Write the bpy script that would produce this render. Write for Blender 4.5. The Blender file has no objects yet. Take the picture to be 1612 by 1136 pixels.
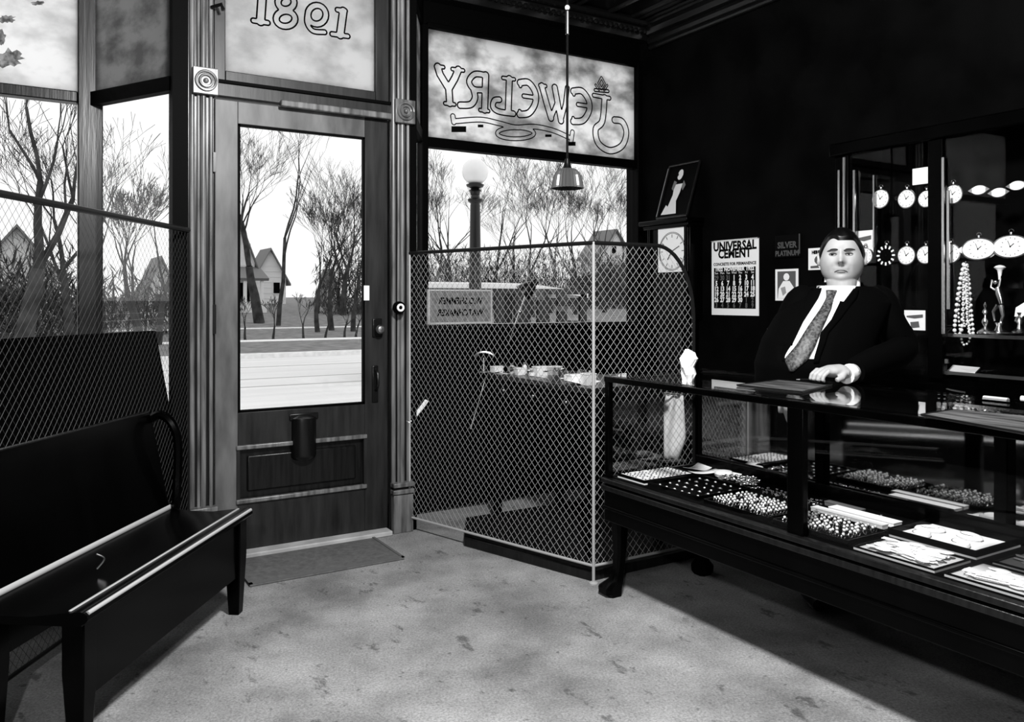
import bpy, math, random
from math import sin, cos, pi, radians, sqrt, exp
from mathutils import Vector as V, Matrix as M4, noise
import numpy as np
random.seed(7)
SC = bpy.context.scene
COL = SC.collection
# ------------------------------------------------------------ camera, sky, lights, exposure
H = 1.35; F = 1286.0; HZ = 470.0
YAW = radians(31.2)
VW = V((sin(YAW), cos(YAW), 0)); RT = V((cos(YAW), -sin(YAW), 0))
cd = bpy.data.cameras.new('camera'); cam = bpy.data.objects.new('camera', cd); COL.objects.link(cam)
cd.sensor_fit = 'HORIZONTAL'; cd.sensor_width = 36; cd.lens = 36*F/1612
cd.shift_y = -(568-HZ)/1612
cd.clip_start = .05; cd.clip_end = 600
cam.location = (0, 0, H); cam.rotation_euler = (pi/2, 0, -YAW)
SC.camera = cam
SC.view_settings.view_transform = 'Standard'; SC.view_settings.look = 'None'
SC.view_settings.exposure = 0.0; SC.view_settings.gamma = 1.0; SC.view_settings.use_curve_mapping = False
w = bpy.data.worlds.new('overcast_sky'); SC.world = w; w.use_nodes = True
w.node_tree.nodes['Background'].inputs[0].default_value = (1, 1, 1, 1)
w.node_tree.nodes['Background'].inputs[1].default_value = 1.25
SC.cycles.max_bounces = 8; SC.cycles.transparent_max_bounces = 24
SC.cycles.caustics_reflective = False; SC.cycles.caustics_refractive = False
def lamp(name, loc, energy, size, kind='POINT'):
    l = bpy.data.lights.new(name, kind); l.energy = energy; l.color = (1, 1, 1); l.shadow_soft_size = size
    o = bpy.data.objects.new(name, l); COL.objects.link(o); o.location = loc; return o
lamp('room_light', (1.15, 1.3, 2.95), 620, .16)
lamp('flash_light', (-.45, -.35, 1.95), 190, .06)
def P(px, py, X=None, Y=None, z=None, d=None):
    t = (px-806)/F; r = V((VW.x+t*RT.x, VW.y+t*RT.y, (HZ-py)/F))
    if X is not None: k = X/r.x
    elif Y is not None: k = Y/r.y
    elif z is not None: k = (z-H)/r.z
    else: k = d
    return V((r.x*k, r.y*k, H+r.z*k))
# ------------------------------------------------------------ materials (all greys: the photograph is black and white)
MATS = {}
def mat(name, v, rough=.5, spec=.5, metal=0, var=0, scale=8, bump=0, stretch=(1, 1, 1), coat=0, v2=None, detail=6, contrast=.12):
    if name in MATS: return MATS[name]
    m = bpy.data.materials.new(name); m.use_nodes = True; nt = m.node_tree; b = nt.nodes['Principled BSDF']
    b.inputs['Base Color'].default_value = (v, v, v, 1); b.inputs['Roughness'].default_value = rough
    b.inputs['Specular IOR Level'].default_value = spec; b.inputs['Metallic'].default_value = metal
    b.inputs['Coat Weight'].default_value = coat
    if var or bump or v2 is not None:
        tc = nt.nodes.new('ShaderNodeTexCoord'); mp = nt.nodes.new('ShaderNodeMapping'); mp.inputs['Scale'].default_value = stretch
        nz = nt.nodes.new('ShaderNodeTexNoise'); nz.inputs['Scale'].default_value = scale; nz.inputs['Detail'].default_value = detail
        nt.links.new(tc.outputs['Object'], mp.inputs[0]); nt.links.new(mp.outputs[0], nz.inputs['Vector'])
        if var or v2 is not None:
            cr = nt.nodes.new('ShaderNodeValToRGB'); a = v*(1-var); c = v*(1+var) if v2 is None else v2
            if v2 is not None: a = v
            cr.color_ramp.elements[0].position = .5-contrast; cr.color_ramp.elements[1].position = .5+contrast
            cr.color_ramp.elements[0].color = (a, a, a, 1); cr.color_ramp.elements[1].color = (c, c, c, 1)
            nt.links.new(nz.outputs['Fac'], cr.inputs[0]); nt.links.new(cr.outputs[0], b.inputs['Base Color'])
        if bump:
            bp = nt.nodes.new('ShaderNodeBump'); bp.inputs['Strength'].default_value = bump; bp.inputs['Distance'].default_value = .01
            nt.links.new(nz.outputs['Fac'], bp.inputs['Height']); nt.links.new(bp.outputs[0], b.inputs['Normal'])
    MATS[name] = m; return m
def glassmat(name, ior=1.5, tint=.97, mul=1.0):
    m = bpy.data.materials.new(name); m.use_nodes = True; nt = m.node_tree; nt.nodes.clear()
    out = nt.nodes.new('ShaderNodeOutputMaterial'); mx = nt.nodes.new('ShaderNodeMixShader')
    tr = nt.nodes.new('ShaderNodeBsdfTransparent'); gl = nt.nodes.new('ShaderNodeBsdfGlossy')
    tr.inputs[0].default_value = (tint, tint, tint, 1); gl.inputs['Roughness'].default_value = 0.0; gl.inputs[0].default_value = (mul, mul, mul, 1)
    geo = nt.nodes.new('ShaderNodeNewGeometry'); dp = nt.nodes.new('ShaderNodeVectorMath'); dp.operation = 'DOT_PRODUCT'
    nt.links.new(geo.outputs['Incoming'], dp.inputs[0]); nt.links.new(geo.outputs['Normal'], dp.inputs[1])
    def mth(op, x, y):
        q = nt.nodes.new('ShaderNodeMath'); q.operation = op
        for i, k in enumerate((x, y)):
            if k is None: continue
            if hasattr(k, 'links'): nt.links.new(k, q.inputs[i])
            else: q.inputs[i].default_value = k
        return q.outputs[0]
    r0 = ((ior-1)/(ior+1))**2
    c = mth('SUBTRACT', 1.0, mth('ABSOLUTE', dp.outputs['Value'], None)); p5 = mth('POWER', c, 5.0); fv = mth('ADD', mth('MULTIPLY', p5, 1-r0), r0)
    nt.links.new(fv, mx.inputs[0]); nt.links.new(tr.outputs[0], mx.inputs[1]); nt.links.new(gl.outputs[0], mx.inputs[2])
    nt.links.new(mx.outputs[0], out.inputs[0]); MATS[name] = m; return m
def milky(name, lo, hi, scale, tw=.85):
    """dirty obscured glass: diffuse transmission, patchy dirt"""
    m = bpy.data.materials.new(name); m.use_nodes = True; nt = m.node_tree; nt.nodes.clear()
    out = nt.nodes.new('ShaderNodeOutputMaterial'); mx = nt.nodes.new('ShaderNodeMixShader')
    tl = nt.nodes.new('ShaderNodeBsdfTranslucent'); df = nt.nodes.new('ShaderNodeBsdfDiffuse')
    tc = nt.nodes.new('ShaderNodeTexCoord'); nz = nt.nodes.new('ShaderNodeTexNoise'); nz.inputs['Scale'].default_value = scale
    nz.inputs['Detail'].default_value = 7; nz.inputs['Roughness'].default_value = .62
    mp = nt.nodes.new('ShaderNodeMapping'); mp.inputs['Scale'].default_value = (1, 1, 1.5)
    cr = nt.nodes.new('ShaderNodeValToRGB'); cr.color_ramp.elements[0].position = .36; cr.color_ramp.elements[1].position = .58
    cr.color_ramp.elements[0].color = (lo, lo, lo, 1); cr.color_ramp.elements[1].color = (hi, hi, hi, 1)
    nt.links.new(tc.outputs['Object'], mp.inputs[0]); nt.links.new(mp.outputs[0], nz.inputs['Vector']); nt.links.new(nz.outputs['Fac'], cr.inputs[0])
    nt.links.new(cr.outputs[0], tl.inputs[0]); df.inputs[0].default_value = (.5, .5, .5, 1); mx.inputs[0].default_value = 1-tw
    nt.links.new(tl.outputs[0], mx.inputs[1]); nt.links.new(df.outputs[0], mx.inputs[2]); nt.links.new(mx.outputs[0], out.inputs[0])
    MATS[name] = m; return m
def floormat():
    m = bpy.data.materials.new('floor_covering'); m.use_nodes = True; nt = m.node_tree; b = nt.nodes['Principled BSDF']
    L = nt.links.new
    tc = nt.nodes.new('ShaderNodeTexCoord')
    def nz(sc, det, lo, hi, a, c, rough=.6, st=(1, 1, 1)):
        mp = nt.nodes.new('ShaderNodeMapping'); mp.inputs['Scale'].default_value = st; mp.inputs['Rotation'].default_value = (0, 0, .35)
        n = nt.nodes.new('ShaderNodeTexNoise'); n.inputs['Scale'].default_value = sc; n.inputs['Detail'].default_value = det; n.inputs['Roughness'].default_value = rough
        r = nt.nodes.new('ShaderNodeValToRGB'); r.color_ramp.elements[0].position = lo; r.color_ramp.elements[1].position = hi
        r.color_ramp.elements[0].color = (a, a, a, 1); r.color_ramp.elements[1].color = (c, c, c, 1)
        L(tc.outputs['Object'], mp.inputs[0]); L(mp.outputs[0], n.inputs['Vector']); L(n.outputs['Fac'], r.inputs[0]); return r
    r1 = nz(2.2, 9, .34, .66, .20, .46); r2 = nz(110, 4, .35, .65, .45, 1.0, .8); r3 = nz(9, 5, .34, .41, .45, 1.0, .7, (1, .5, 1)); r4 = nz(28, 5, .30, .37, .5, 1.0, .6)
    x = r1
    for r in (r2, r3, r4):
        mm = nt.nodes.new('ShaderNodeMixRGB'); mm.blend_type = 'MULTIPLY'; mm.inputs[0].default_value = 1
        L(x.outputs[0], mm.inputs[1]); L(r.outputs[0], mm.inputs[2]); x = mm
    L(x.outputs[0], b.inputs['Base Color']); b.inputs['Roughness'].default_value = .75; b.inputs['Specular IOR Level'].default_value = .2
    return m
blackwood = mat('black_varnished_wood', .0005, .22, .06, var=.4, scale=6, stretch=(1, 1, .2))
edge_highlight = mat('painted_edge_highlight', .42, .2, .8, coat=.5)  # pale colour paints the highlight lines along the black bench edges
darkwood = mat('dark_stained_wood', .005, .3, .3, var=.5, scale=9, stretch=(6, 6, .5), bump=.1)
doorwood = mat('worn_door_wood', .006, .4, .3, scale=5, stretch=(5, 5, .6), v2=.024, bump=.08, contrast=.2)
litdoorwood = mat('lit_door_wood', .045, .45, .4, scale=4, stretch=(3, 3, .8), v2=.14, bump=.08, contrast=.2)  # paler copy of the door wood, with the brighter lighting painted in
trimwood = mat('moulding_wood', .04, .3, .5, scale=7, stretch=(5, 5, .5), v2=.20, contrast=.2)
blackpaint = mat('black_paint', .0004, .6, .04)
wallm = mat('dark_wall_paint', .0012, .75, .03, var=.6, scale=3)
ceilm = mat('dark_ceiling_paint', .003, .3, .5)
papermat = mat('white_paper', .85, .7, .2); greyprint = mat('grey_print', .10, .8, .1); inkm = mat('black_ink', .002, .8, .05)
whiteenamel = mat('white_enamel', .9, .35, .4)
flatm = mat('polished_flatware', .8, .3, .5, metal=.15)
silver = mat('silver_metal', .85, .22, .5, metal=1); pearl = mat('pearl', .85, .25, .6)
brass = mat('dull_metal', .5, .3, .5, metal=1); darkmetal = mat('dark_metal', .003, .3, .4)
wirem = mat('galvanised_wire', .36, .45, .6); railm = mat('dark_pipe', .008, .4, .15)
velvet = mat('black_velvet', .0015, .9, .02); stonem = mat('pale_cloth', .8, .9, .1)
barkm = mat('bark', .05, .9, .1, var=.4, scale=3); asphalt = mat('pale_road', .72, .9, .1, v2=.85, scale=.9, stretch=(.3, 2, 1), contrast=.2)
grassm = mat('winter_grass', .14, .95, .05, v2=.30, scale=3, contrast=.2); concrete = mat('pale_concrete', .85, .9, .1, var=.08)
sidingm = mat('white_siding', .8, .8, .2); roofm = mat('dark_roof', .2, .9, .1); shrubm = mat('shrub_twigs', .07, .9, .1, var=.5, scale=2)
matrub = mat('grey_doormat', .09, .95, .05, v2=.15, scale=40, contrast=.25)
skinm = mat('skin', .36, .5, .35, var=.05, scale=20); hairm = mat('dark_hair', .0012, .4, .25); suitm = mat('dark_suit_cloth', .0009, .85, .03)
shirtm = mat('white_shirt_cloth', .85, .8, .1); tiem = mat('patterned_tie_silk', .015, .5, .4, v2=.10, scale=90, contrast=.1)
lipm = mat('lips', .20, .5, .3); eyem = mat('eye_white', .5, .3, .5); marble = mat('worn_leather_mat', .01, .5, .3, v2=.10, scale=10, stretch=(3, .5, 1), contrast=.15)
clear = glassmat('clear_glass'); caseglass = glassmat('showcase_glass', 1.55, .96); thinglass = glassmat('case_door_glass', 1.22, .99); mirror = mat('dull_mirror', .55, .04, .5, metal=1)
milk = milky('dirty_obscured_glass', .42, .97, 3.2, .97); milkb = milky('pale_obscured_glass', .78, 1.0, 4.5, .97); milkd = milky('streaked_obscured_glass', .22, .5, 5)
globem = mat('opal_glass', .9, .2, .5); ribglass = mat('ribbed_shade_glass', .07, .3, .5)
# ------------------------------------------------------------ mesh builder
WL = {}
class MB:
    def __init__(s): s.v = []; s.f = []
    def add(s, vs, fs):
        n = len(s.v); s.v += [tuple(p) for p in vs]; s.f += [tuple(i+n for i in f) for f in fs]; return s
    def box(s, x0, x1, y0, y1, z0, z1):
        return s.add([(x0,y0,z0),(x1,y0,z0),(x1,y1,z0),(x0,y1,z0),(x0,y0,z1),(x1,y0,z1),(x1,y1,z1),(x0,y1,z1)],
                     [(3,2,1,0),(4,5,6,7),(0,1,5,4),(1,2,6,5),(2,3,7,6),(3,0,4,7)])
    def obox(s, c, ax, sx, sy, sz):
        """box centred on c; ax = 3 axis vectors; full sizes"""
        c = V(c); a, b, d = [V(q).normalized() for q in ax]; p = []
        for k in (-.5, .5):
            for i, j in ((-.5,-.5),(.5,-.5),(.5,.5),(-.5,.5)): p.append(c+a*sx*i+b*sy*j+d*sz*k)
        return s.add(p, [(3,2,1,0),(4,5,6,7),(0,1,5,4),(1,2,6,5),(2,3,7,6),(3,0,4,7)])
    def beam(s, a, b, wd, ht, up=(0, 0, 1)):
        a = V(a); b = V(b); d = b-a; u = V(up); sd = d.cross(u)
        if sd.length < 1e-6: sd = d.cross(V((1, 0, 0)))
        return s.obox((a+b)/2, (d, sd, sd.cross(d)), d.length, wd, ht)
    def tube(s, pts, rad, n=8, cap=True, sq=1.0):
        pts = [V(p) for p in pts]; m = len(pts)
        if not hasattr(rad, '__len__'): rad = [rad]*m
        d0 = (pts[1]-pts[0]).normalized(); u = d0.orthogonal().normalized(); rings = []; vs = []
        for i, p in enumerate(pts):
            d = (pts[min(i+1, m-1)]-pts[max(i-1, 0)])
            if d.length < 1e-9: d = d0
            d.normalize(); u = (u-d*u.dot(d))
            u = u.normalized() if u.length > 1e-6 else d.orthogonal().normalized(); b = d.cross(u)
            vs += [p+(u*cos(2*pi*k/n)+b*sin(2*pi*k/n)*sq)*rad[i] for k in range(n)]
        fs = [(i*n+k, i*n+(k+1)%n, (i+1)*n+(k+1)%n, (i+1)*n+k) for i in range(m-1) for k in range(n)]
        if cap: fs += [tuple(range(n-1, -1, -1)), tuple((m-1)*n+k for k in range(n))]
        return s.add(vs, fs)
    def lathe(s, prof, c=(0, 0, 0), n=16, axis='z', rot=None):
        vs = []; c = V(c)
        for r, h in prof:
            for k in range(n):
                a = 2*pi*k/n; p = V((r*cos(a), r*sin(a), h))
                if axis == 'y': p = V((p.x, -p.z, p.y))
                elif axis == 'x': p = V((-p.z, p.x, p.y))
                if rot: p = rot @ p
                vs.append(c+p)
        m = len(prof)
        fs = [(i*n+k, i*n+(k+1)%n, (i+1)*n+(k+1)%n, (i+1)*n+k) for i in range(m-1) for k in range(n)]
        fs += [tuple(range(n-1, -1, -1)), tuple((m-1)*n+k for k in range(n))]
        return s.add(vs, fs)
    def ball(s, c, r, n=8, m=5, sc=(1, 1, 1)):
        pr = [(max(1e-4, r*sin(pi*i/m)), -r*cos(pi*i/m)) for i in range(m+1)]
        q = MB().lathe(pr, n=n); return s.add([V(c)+V((a*sc[0], b*sc[1], d*sc[2])) for a, b, d in q.v], q.f)
    def prism(s, pts, off):
        """polygon pts (3D list) extruded by vector off"""
        n = len(pts); off = V(off); a = [V(p) for p in pts]
        return s.add(a+[p+off for p in a], [tuple(range(n-1, -1, -1)), tuple(range(n, 2*n))]+[(i, (i+1)%n, (i+1)%n+n, i+n) for i in range(n)])
    def grid(s, fn, nu, nv):
        vs = [fn(i/nu, j/nv) for j in range(nv+1) for i in range(nu+1)]
        return s.add(vs, [(j*(nu+1)+i, j*(nu+1)+i+1, (j+1)*(nu+1)+i+1, (j+1)*(nu+1)+i) for j in range(nv) for i in range(nu)])
    def loft(s, rings, cap=True):
        n = len(rings[0]); vs = [p for r in rings for p in r]; m = len(rings)
        fs = [(i*n+k, i*n+(k+1)%n, (i+1)*n+(k+1)%n, (i+1)*n+k) for i in range(m-1) for k in range(n)]
        if cap: fs += [tuple(range(n-1, -1, -1)), tuple((m-1)*n+k for k in range(n))]
        return s.add(vs, fs)
    def build(s, name, m, parent=None, bev=0, smooth=True, solid=0, **kw):
        me = bpy.data.meshes.new(name); off = WL.get(parent.name, V((0, 0, 0))) if parent else V((0, 0, 0))
        me.from_pydata([(p[0]-off.x, p[1]-off.y, p[2]-off.z) for p in s.v], [], s.f)
        if smooth:
            me.polygons.foreach_set('use_smooth', [True]*len(me.polygons)); me.set_sharp_from_angle(angle=radians(38))
        me.materials.append(m); o = bpy.data.objects.new(name, me); COL.objects.link(o)
        if parent: o.parent = parent; WL[o.name] = off
        if bev:
            b = o.modifiers.new('bevel', 'BEVEL'); b.width = bev; b.segments = 2; b.limit_method = 'ANGLE'
        if solid:
            b = o.modifiers.new('thickness', 'SOLIDIFY'); b.thickness = solid; b.offset = 1
        for k, v_ in kw.items(): o[k] = v_
        return o
def thing(name, label, cat, loc=(0, 0, 0), group=None):
    o = bpy.data.objects.new(name, None); COL.objects.link(o); o.location = loc; o.empty_display_size = .05
    WL[o.name] = V(loc); o['label'] = label; o['category'] = cat
    if group: o['group'] = group
    return o
def tag(o, label, cat, group=None):
    o['label'] = label; o['category'] = cat
    if group: o['group'] = group
    return o
def struct(name, mb, m, **k): return mb.build(name, m, kind='structure', **k)
def dup(root, loc, rot=None, label=None):
    r = root.copy(); COL.objects.link(r); r.location = loc
    if rot is not None: r.rotation_euler = rot
    if label: r['label'] = label
    for c in root.children:
        q = c.copy(); COL.objects.link(q); q.parent = r
        for g in c.children:
            h = g.copy(); COL.objects.link(h); h.parent = q
    return r
def text_mb(txt, size, fn, bold=0.0, align='CENTER', mb=None, sx=1.0):
    """flat lettering; fn(x, y) -> 3D"""
    cu = bpy.data.curves.new('t', 'FONT'); cu.body = txt; cu.size = size; cu.align_x = align; cu.offset = bold; cu.resolution_u = 2
    o = bpy.data.objects.new('t', cu); COL.objects.link(o); dg = bpy.context.evaluated_depsgraph_get(); dg.update()
    me = bpy.data.meshes.new_from_object(o.evaluated_get(dg)); mb = mb or MB()
    mb.add([fn(v.co.x*sx, v.co.y) for v in me.vertices], [tuple(p.vertices) for p in me.polygons])
    bpy.data.objects.remove(o); bpy.data.curves.remove(cu); bpy.data.meshes.remove(me); return mb
def ribbon(mb, pts, wd, nrm, off):
    """flat stroke of width wd along pts lying in the plane with normal nrm, with round joints"""
    n = V(nrm).normalized(); pts = [V(p)+n*off for p in pts]
    for a, b in zip(pts[:-1], pts[1:]):
        d = (b-a)
        if d.length < 1e-6: continue
        s = d.cross(n).normalized()*wd/2; mb.add([a-s, b-s, b+s, a+s], [(0, 1, 2, 3)])
    e1 = n.orthogonal().normalized(); e2 = n.cross(e1)
    for p in pts: mb.add([p+(e1*cos(k*pi/4)+e2*sin(k*pi/4))*wd/2 for k in range(8)], [tuple(range(8))])
def smoothline(p, k=6):
    out = []
    for i in range(len(p)-1):
        a = p[max(i-1, 0)]; b = p[i]; c = p[i+1]; d = p[min(i+2, len(p)-1)]
        for j in range(k):
            t = j/k; out.append(tuple(.5*((2*b[q])+(-a[q]+c[q])*t+(2*a[q]-5*b[q]+4*c[q]-d[q])*t*t+(-a[q]+3*b[q]-3*c[q]+d[q])*t**3) for q in range(len(b))))
    out.append(tuple(p[-1])); return out
# ------------------------------------------------------------ key planes
DY = 4.43; SY = 5.06; RX = 4.25; CZ = 3.53
LPX = .70; RPX = 1.965        # inner jamb lines of the doorway
LWX = -1.9
# ------------------------------------------------------------ setting
struct('floor', MB().box(LWX, RX, -2.5, SY, -.08, 0), floormat())
struct('wall_right', MB().box(RX, RX+.12, -2.5, SY+.1, 0, CZ), wallm)
struct('wall_left', MB().box(LWX-.12, LWX, -2.5, SY+.1, 0, CZ), wallm)
struct('wall_back', MB().box(LWX, RX, -2.62, -2.5, 0, CZ), wallm)
ce = struct('ceiling', MB().box(LWX, RX, -2.5, SY+.1, CZ, CZ+.1), ceilm)
for x in [RX-.06, RX-.14, RX-.20, RX-.42, RX-.72, RX-.80, RX-1.05, RX-1.35, RX-1.43, RX-1.75, RX-2.1, RX-2.18, RX-2.5, RX-2.9]:
    MB().tube([(x, -2.5, CZ-.008), (x, SY-.16, CZ-.008)], .022, 8).build('ceiling_rib', ceilm, ce)
co = MB()
for r, dz in ((.03, .02), (.05, .09), (.035, .17), (.02, .22)): co.tube([(RX-.02, -2.5, CZ-dz), (RX-.02, SY-.16, CZ-dz)], r, 8)
struct('trim_1', co, ceilm)
# front cornice with a row of beads
c2 = MB(); c2.box(2.0, RX, SY-.13, SY, CZ-.16, CZ); c2.tube([(2.0, SY-.15, CZ-.03), (RX, SY-.15, CZ-.03)], .03, 8)
for i in range(46): c2.ball((2.03+i*.048, SY-.15, CZ-.10), .02, 6, 4)
struct('trim_2', c2, ceilm)
# front wall above the windows, beside them and below the sills
struct('wall_front', MB().box(2.30, RX, SY-.02, SY+.10, 3.19, CZ).box(4.205, RX, SY-.02, SY+.10, 0, 3.19).box(2.32, 4.21, SY-.02, SY+.1, 0, 1.09)
       .box(LWX, .36, SY-.02, SY+.1, 3.19, CZ).box(LWX, .3, SY-.02, SY+.1, 0, 1.09)
       .box(.52, 2.15, DY-.03, DY+.06, 3.30, CZ), blackpaint)
def hq(a, b, c, d, z0, z1): return MB().prism([V((*p, z0)) for p in (a, b, c, d)], (0, 0, z1-z0))
sL = (LPX-.02, DY+.02); eL = (.335, SY); sR = (RPX+.015, DY+.02); eR = (2.335, SY)
def sidebar(a, b, z0, z1, th=.05):
    d = (V(b)-V(a)).normalized(); n = V((-d.y, d.x))*th/2
    return MB().prism([V((*(V(a)+n), z0)), V((*(V(b)+n), z0)), V((*(V(b)-n), z0)), V((*(V(a)-n), z0))], (0, 0, z1-z0))
so = MB()
for a, b in ((sL, eL), (sR, eR)):
    for z0, z1 in ((3.19, CZ), (2.405, 2.478)):
        q = sidebar(a, b, z0, z1, .05); so.add(q.v, q.f)
q = sidebar(sL, eL, 0, .60, .05); so.add(q.v, q.f); q = sidebar(sR, eR, 0, .62, .05); so.add(q.v, q.f)
struct('trim_3', so, blackpaint)
# street plane: mullion posts, transom bars, sills
st = MB(); a = P(122, 300, Y=SY-.03); b = P(152, 300, Y=SY-.03)
st.box(a.x, b.x+.03, SY-.06, SY+.03, 1.08, CZ)
st2 = MB().box(LWX, a.x, SY-.05, SY+.03, 2.415, 2.475)
struct('trim_4', st, darkwood, bev=.006); struct('trim_5', st2, darkwood, bev=.006)
st = MB().box(2.325, 2.372, SY-.06, SY+.03, 1.08, 3.20).box(4.19, 4.24, SY-.06, SY+.03, 1.08, 3.20)
st.box(2.37, 4.2, SY-.05, SY+.03, 2.378, 2.445).box(2.37, 4.2, SY-.05, SY+.03, 3.185, 3.22).box(2.37, 4.2, SY-.08, SY+.03, 1.075, 1.115)
struct('trim_6', st, blackpaint, bev=.005)
struct('trim_7', MB().box(LWX, .33, SY-.10, SY+.03, 1.09, 1.13), darkwood, bev=.005)
a = P(655, 300, Y=SY-.2)
struct('trim_8', MB().tube([(2.20, 4.86, 1.1), (2.20, 4.86, 3.2)], .012, 8), trimwood)
# panes
w3 = struct('window_1', MB().box(2.37, 4.19, SY-.012, SY-.006, 1.11, 2.38), clear); w3['label'] = 'large clear street pane of the right display window'
w4 = struct('window_2', MB().box(2.37, 4.19, SY-.012, SY-.006, 2.44, 3.19), milk); w4['label'] = 'obscured transom pane lettered JEWELRY'
struct('window_3', MB().box(LWX, P(122, 0, Y=SY).x, SY-.012, SY-.006, 1.12, 2.415), clear)
struct('window_4', MB().box(LWX, P(122, 0, Y=SY).x, SY-.012, SY-.006, 2.475, CZ), milkb)
struct('window_5', sidebar(sL, eL, .60, 2.405, .006), clear); struct('window_6', sidebar(sL, eL, 2.478, 3.19, .006), milkd)
struct('window_7', sidebar(sR, eR, .62, 2.405, .006), clear); struct('window_8', sidebar(sR, eR, 2.478, 3.19, .006), milkd)
# pilasters each side of the door
def pilaster(nm, x0, x1, zr, side):
    p = MB().box(x0, x1, DY-.04, DY+.07, 0, CZ); o = struct(nm, p, darkwood, bev=.004)
    wd = x1-x0
    for k, (fx, r) in enumerate(((.16, .10), (.40, .065), (.58, .11), (.86, .08))):
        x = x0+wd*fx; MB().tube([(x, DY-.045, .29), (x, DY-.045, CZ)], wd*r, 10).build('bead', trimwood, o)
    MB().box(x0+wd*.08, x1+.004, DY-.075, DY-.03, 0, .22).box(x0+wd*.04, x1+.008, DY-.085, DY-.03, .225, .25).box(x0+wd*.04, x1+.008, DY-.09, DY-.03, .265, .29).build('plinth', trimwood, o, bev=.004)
    cx = x0+wd*.62
    rb = MB().box(cx-.062, cx+.062, DY-.085, DY-.03, zr-.068, zr+.068).build('rosette_block', trimwood, o, bev=.004)
    for r, h in ((.048, .012), (.030, .014)):
        MB().tube([(cx+r*cos(t*pi/12), DY-.088-h*.3, zr+r*sin(t*pi/12)) for t in range(25)], .007, 6).build('rosette_ring', trimwood, rb)
    MB().ball((cx, DY-.09, zr), .014).build('rosette_boss', trimwood, rb)
    return o
struct('trim_14', MB().box(.665, .737, DY-.05, DY+.07, 0, CZ).box(1.962, 2.0, DY-.05, DY+.05, 0, CZ), blackpaint)
pilaster('trim_9', .737, .868, 2.455, -1); pr = pilaster('trim_10', 1.835, 1.965, 2.43, 1)
c = P(627, 484, Y=DY-.1); rb = MB().lathe([(.036, 0), (.036, .02), (.028, .03)], c, 20, 'y').build('bell_plate', blackpaint, pr)
MB().tube([(c.x+.017*cos(t*pi/10), c.y-.034, c.z+.017*sin(t*pi/10)) for t in range(21)], .0065, 8).build('bell_push', whiteenamel, pr)
# hinge, catch and nail details on left pilaster
MB().box(.858, .872, DY-.062, DY-.035, 1.17, 1.32).build('hinge', darkmetal, bpy.data.objects['trim_9'])
MB().box(.858, .872, DY-.062, DY-.035, 2.0, 2.1).build('hinge', darkmetal, bpy.data.objects['trim_9'])
# transom light above the door
tb = struct('trim_11', MB().box(.868, 1.835, DY-.05, DY+.05, 2.395, 2.47), doorwood, bev=.004)
MB().box(.868, 1.835, DY-.065, DY-.04, 2.462, 2.478).build('bar_lip', blackpaint, tb)
MB().box(1.20, 1.835, DY-.08, DY-.04, 2.375, 2.41).build('door_closer_strip', trimwood, tb, bev=.006)
tf = struct('window_9', MB().box(.868, .925, DY-.03, DY+.04, 2.47, 3.30).box(1.755, 1.835, DY-.03, DY+.04, 2.47, 3.30).box(.925, 1.755, DY-.03, DY+.04, 2.475, 2.535).box(.925, 1.755, DY-.03, DY+.04, 3.2, 3.3), doorwood, bev=.004)
MB().box(.925, 1.755, DY, DY+.006, 2.535, 3.2).build('pane', milkb, tf)
MB().tube([(.85, DY-.06, 2.84), (.89, DY-.10, 2.85), (.90, DY-.10, 2.82)], .01, 6).build('transom_catch', darkmetal, tf)
# ---- door
dr = struct('door_1', MB().box(1.12, 1.70, DY-.012, DY+.022, .04, .05), darkwood)
g0, g1 = .990, 1.692; x0, x1 = .875, 1.830
MB().box(x0, g0, DY-.02, DY+.03, .03, 2.385).build('stile', litdoorwood, dr, bev=.003)
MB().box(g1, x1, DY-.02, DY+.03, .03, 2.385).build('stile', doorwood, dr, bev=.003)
MB().box(g0, g1, DY-.02, DY+.03, 2.268, 2.385).build('rail', litdoorwood, dr, bev=.003)
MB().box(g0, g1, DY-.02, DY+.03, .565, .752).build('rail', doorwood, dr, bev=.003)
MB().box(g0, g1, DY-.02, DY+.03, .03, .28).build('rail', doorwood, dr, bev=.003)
MB().box(g0, g1, DY, DY+.02, .28, .565).build('panel', darkwood, dr)
MB().box(g0+.05, g1-.05, DY-.012, DY+.005, .33, .52).build('raised_panel', darkwood, dr, bev=.008)
for z, y in ((.568, .03), (.285, .03)): MB().box(g0-.01, g1+.01, DY-.035, DY-.01, z-.012, z+.012).build('panel_moulding', trimwood, dr, bev=.005)
MB().box(g0-.008, g0+.008, DY-.028, DY-.01, .28, .565).build('panel_moulding', doorwood, dr); MB().box(g1-.008, g1+.008, DY-.028, DY-.01, .28, .565).build('panel_moulding', doorwood, dr)
MB().box(g0, g1, DY+.003, DY+.009, .752, 2.268).build('pane', clear, dr)
for a, b, c_, d_ in ((g0, g0+.012, .752, 2.268), (g1-.012, g1, .752, 2.268), (g0, g1, .752, .764), (g0, g1, 2.256, 2.268)):
    MB().box(a, b, DY-.022, DY+.002, c_, d_).build('glazing_bead', blackpaint, dr)
# mail hood
mx0, mx1 = 1.272, 1.407; cxm = (mx0+mx1)/2; pts = []
prof = [((mx1-mx0)/2*sin(t), .055*cos(t)) for t in np.linspace(-pi/2, pi/2, 13)]
mh = MB().loft([[V((cxm+a*s_, DY-.02-b*s_, z)) for a, b in prof] for z, s_ in ((.475, .8), (.485, .95), (.50, 1), (.685, 1), (.70, .97), (.715, .5))]).build('mail_hood', darkmetal, dr)
MB().box(mx0-.012, mx1+.012, DY-.03, DY-.018, .69, .725).build('hood_flange', darkmetal, mh, bev=.004)
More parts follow.
